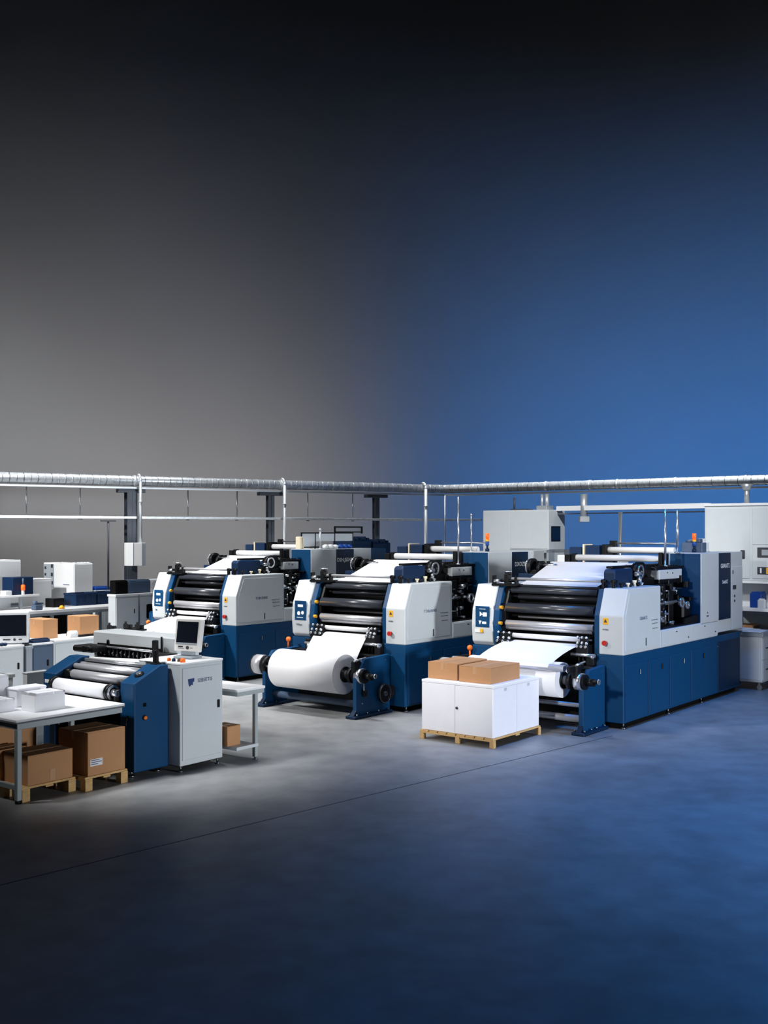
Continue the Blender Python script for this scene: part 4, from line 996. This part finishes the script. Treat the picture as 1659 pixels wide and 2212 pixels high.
# beacons on the towers
def beacon(u, v, z, label):
    K = thing('signal_beacon', label, 'lamp', u, v, z, 'signal beacons on the towers')
    t = MB(); t.cyl((0, 0, 0), (0, 0, .05), .035, 14); t.cyl((0, 0, .05), (0, 0, .10), .018, 10); t.build('beacon_foot', NAVY, K)
    t = MB(); t.cyl((0, 0, .10), (0, 0, .17), .032, 16); t.build('blue_lens', BINBL, K)
    t = MB(); t.cyl((0, 0, .17), (0, 0, .205), .032, 16); t.build('yellow_lens', YELLOW, K)
    t = MB(); t.cyl((0, 0, .205), (0, 0, .31), .032, 16); t.build('orange_lens', ORLAMP, K)
beacon(M2[0]+2.31+.45, M2[1]+.3, 2.345, 'orange signal beacon on the tower of the middle press')
beacon(M3[0]+2.8+.62, M3[1]+.35, 2.345, 'orange signal beacon on the tower of the nearest press')
# items on the nearest press's rear
for i, (x, y, ma, nm, lb) in enumerate(((1.15, .62, WHITE, 'parts_tray', 'white parts tray behind the tower top of the nearest press'), (.7, .5, SLATE, 'valve_block', 'grey-blue valve block on the tower of the nearest press'),)):
    t = MB(); t.box(0, .2, 0, .35, 0, .16, .01); t.box(.03, .17, .05, .14, .16, .22, .008); t.cyl((.1, .25, .16), (.1, .25, .2), .06, 14)
    solo(t, nm, ma, lb, 'equipment', M3[0]+2.8+x, M3[1]+y-.25, 2.345)
# glazed guard frame and things on the far press tower
GF = thing('guard_frame', 'dark metal guard frame with clear panels on top of the farthest press', 'guard', M1[0]+2.1, M1[1]+.35, 2.345)
t = MB()
t.box(0, 1.6, -.02, .0, .30, .325); t.box(0, 1.6, -.02, 0, .02, .045)
for x in (0, .4, 1.0, 1.58): t.box(x, x+.022, -.02, 0, 0, .325)
t.box(1.0, 1.9, -.03, .0, .42, .45); t.box(1.0, 1.9, -.03, 0, .32, .345); t.box(1.0, 1.03, -.03, 0, .3, .45); t.box(1.87, 1.9, -.03, 0, .3, .45); t.build('frame_bars', BLACK, GF)
t = MB(); t.box(.02, .4, -.012, -.006, .05, .30); t.box(.42, 1.0, -.012, -.006, .15, .30); t.box(1.02, 1.6, -.012, -.006, .15, .3); t.build('clear_panels', GLASS, GF)
t = MB(); t.box(0, .1, 0, .12, 0, .24, .01); t.cyl((.05, .06, -.0), (.05, .06, .02), .05, 12); t.box(.1, .14, .02, .1, 0, .2, .004); solo(t, 'cream_lamp', CREAM, 'cream lamp box at the left end of the guard frame', 'lamp', M1[0]+2.02, M1[1]+.3, 2.345)
for i, (x, ma, lb) in enumerate(((2.6, WHITE, 'white cloth heap on top of the farthest press, left'), (3.05, BINBL, 'blue and white cloth heap on top of the farthest press, right'))):
    t = MB()
    for q in range(7): t.ball((.05*q, .03*(q % 3), .04), .07, 10, sz=.6+.1*(q % 2))
    solo(t, 'cloth_heap', ma, lb, 'cloth', M1[0]+x, M1[1]+.15, 2.345)
for i, (x, lb) in enumerate(((3.9, 'dark blue rear machine block behind the farthest press, left one'), (4.6, 'dark blue rear machine block behind the farthest press, right one'))):
    t = MB(); t.box(0, .62, 0, .6, 0, 2.50-.06*i, .02)
    for q in range(5): t.box(.02+.12*q, .09+.12*q, .02, .3, 2.48-.06*i, 2.55-.06*i+.03*(q % 2), .008)
    solo(t, 'machine_block', DKBLUE, lb, 'machine', M1[0]+x+.45, M1[1]+.85, 0, 'rear blue blocks')

# ---------------------------------------------------------------- camera
cd = bpy.data.cameras.new('camera'); cam = bpy.data.objects.new('camera', cd); C.objects.link(cam)
cam.location = (0, 0, CAM_H); cam.rotation_euler = (PI/2, 0, 0)
cd.sensor_fit = 'VERTICAL'; cd.sensor_height = 24.0; cd.sensor_width = 24.0
cd.lens = F_PX/2212*24.0
cd.shift_x = 0; cd.shift_y = (HZ-1106)/2212
cd.clip_end = 200
bpy.context.scene.camera = cam

# ---------------------------------------------------------------- light
def spot(name, loc, aim, power, angle, blend=1.0, size=.5, col=(1, 1, 1)):
    l = bpy.data.lights.new(name, 'SPOT'); l.energy = power; l.spot_size = math.radians(angle); l.spot_blend = blend; l.shadow_soft_size = size; l.color = col
    o = bpy.data.objects.new(name, l); C.objects.link(o); o.location = loc
    o.rotation_euler = (Vector(aim)-Vector(loc)).to_track_quat('-Z', 'Y').to_euler(); return o
def area(name, loc, aim, power, sx, sy, col=(1, 1, 1), spread=180):
    l = bpy.data.lights.new(name, 'AREA'); l.shape = 'RECTANGLE'; l.size = sx; l.size_y = sy; l.energy = power; l.color = col; l.spread = math.radians(spread)
    o = bpy.data.objects.new(name, l); C.objects.link(o); o.location = loc
    o.rotation_euler = (Vector(aim)-Vector(loc)).to_track_quat('-Z', 'Y').to_euler(); return o
spot('key_lamp', (-17, 11, 13), (-2.8, 17.4, 1), 14500, 36, .9, .8, (1, .985, .96))
spot('press_front_fill', (-5, 4.5, 5), (2.3, 15.3, 1.5), 3600, 24, .8, .4, (1, .985, .96))  # added fill that brightens the nearest press front
spot('rear_right_fill', (2, 6, 13), (4.9, 22.0, 2.8), 15000, 27, .8, .6, (.96, .98, 1))  # added fill for the large white cabinets at rear right
spot('rear_left_fill', (-17, 10, 11), (-7.5, 23, 1.5), 19000, 38, .8, .7, (1, .985, .96))  # added fill for the furniture at rear left
o = area('overhead_fill', (-4.2, 18.9, 15.5), (-3.6, 18.7, 0), 400, 10, 1.2, (.97, .99, 1), 52)  # added overhead strip for the bright floor and the roller highlights
o.rotation_euler = Matrix(((V[0], V[1], 0), (-V[1], V[0], 0), (0, 0, 1))).transposed().to_euler()
spot('table_fill', (-7.0, 9.8, 7.5), (-3.0, 11.5, 1.0), 2700, 24, 1, .5, (.97, .99, 1))  # added fill for the front-left table and its boxes
spot('cabinet_fill', (-2.6, 13.4, 10.4), (-2.75, 12.5, 1), 2100, 23, 1, .5, (.98, .99, 1))  # added fill for the tops around the grey cabinet
o = area('roller_highlight_fill', (-2.6, 11.4, 11), (-1.0, 16.7, 1.3), 48, 9, .6, (1, .99, .97), 45)  # added strip, laid along the rollers to streak them with highlights
zx = Vector((-2.6, 11.4, 11))-Vector((-1.0, 16.7, 1.3)); xx = Vector((V[0], V[1], 0)); yx = zx.normalized().cross(xx).normalized(); xx = yx.cross(zx.normalized())
o.rotation_euler = Matrix((xx, yx, zx.normalized())).transposed().to_euler()
spot('side_fill', (26.8, -7.6, 3.0), (-.6, 16.0, 1.0), 32000, 26, .9, 1.8, (.92, .96, 1))  # added fill for the machine sides that the key leaves dark
for k, (px, e) in enumerate(((-250, 290), (60, 240), (360, 330), (690, 790), (890, 620))):
    p = on_left(px)+nl*1.2
    spot('wall_wash_fill', (p.x, p.y, 1.0), (p.x+nl.x*8-dl.x*(2.5, 2.5, 3, 3, 2)[k], p.y+nl.y*8-dl.y*(2.5, 2.5, 3, 3, 2)[k], 4.0), e*.62, (160, 160, 160, 140, 130)[k], 1, .6, (1, .975, .95))  # added unseen lights that fade the grey wall upward into dark
dr = (PR-PC).normalized(); nr = Vector((-dr.y, dr.x))
for k, (px, e) in enumerate(((1040, 300), (1300, 800), (1560, 1100), (1850, 1200))):
    p = on_right(px)+nr*1.2
    spot('blue_wall_wash', (p.x, p.y, 1.0), (p.x+nr.x*8, p.y+nr.y*8, 2.2), e*1.0, 172, .7, .6, (.05, .33, 1))  # added unseen lights that tint the right wall blue
def strip(name, a, b, off, z, power):
    m = (a+b)/2; d = (b-a).normalized(); n = Vector((-d.y, d.x))
    p = m-n*off
    o = area(name, (p.x, p.y, z), (m.x, m.y, DZ), power, (b-a).length, .5, (1, 1, 1), 8)
    zax = (Vector((p.x, p.y, z))-Vector((m.x, m.y, DZ))).normalized(); xax = Vector((d.x, d.y, 0)); yax = zax.cross(xax)
    o.rotation_euler = Matrix((xax, yax, zax)).transposed().to_euler()
strip('duct_fill', PL, PC, 2.5, 17.5, 110)  # added strip that brightens the left duct run
strip('duct_fill', PC, PR, 2.5, 17.5, 260)  # added strip that brightens the right duct run
spot('blue_floor_wash', (4.8, 12.9, 16.5), (6.4, 12.0, 0), 8300, 54, .9, 1.0, (.01, .28, 1))  # added blue wash over the floor beside the nearest press
spot('blue_floor_wash', (6.0, 5.5, 10.5), (5.0, 6.6, 0), 1300, 80, 1, 1.0, (.01, .3, 1))  # second added blue wash, on the floor nearer the camera
w = bpy.data.worlds.new('hall_ambient'); bpy.context.scene.world = w; w.use_nodes = True
w.node_tree.nodes['Background'].inputs[0].default_value = (.55, .58, .62, 1); w.node_tree.nodes['Background'].inputs[1].default_value = .008
sc = bpy.context.scene
sc.view_settings.view_transform = 'Standard'; sc.view_settings.look = 'None'; sc.view_settings.exposure = 0; sc.view_settings.gamma = 1
sc.view_settings.use_curve_mapping = False
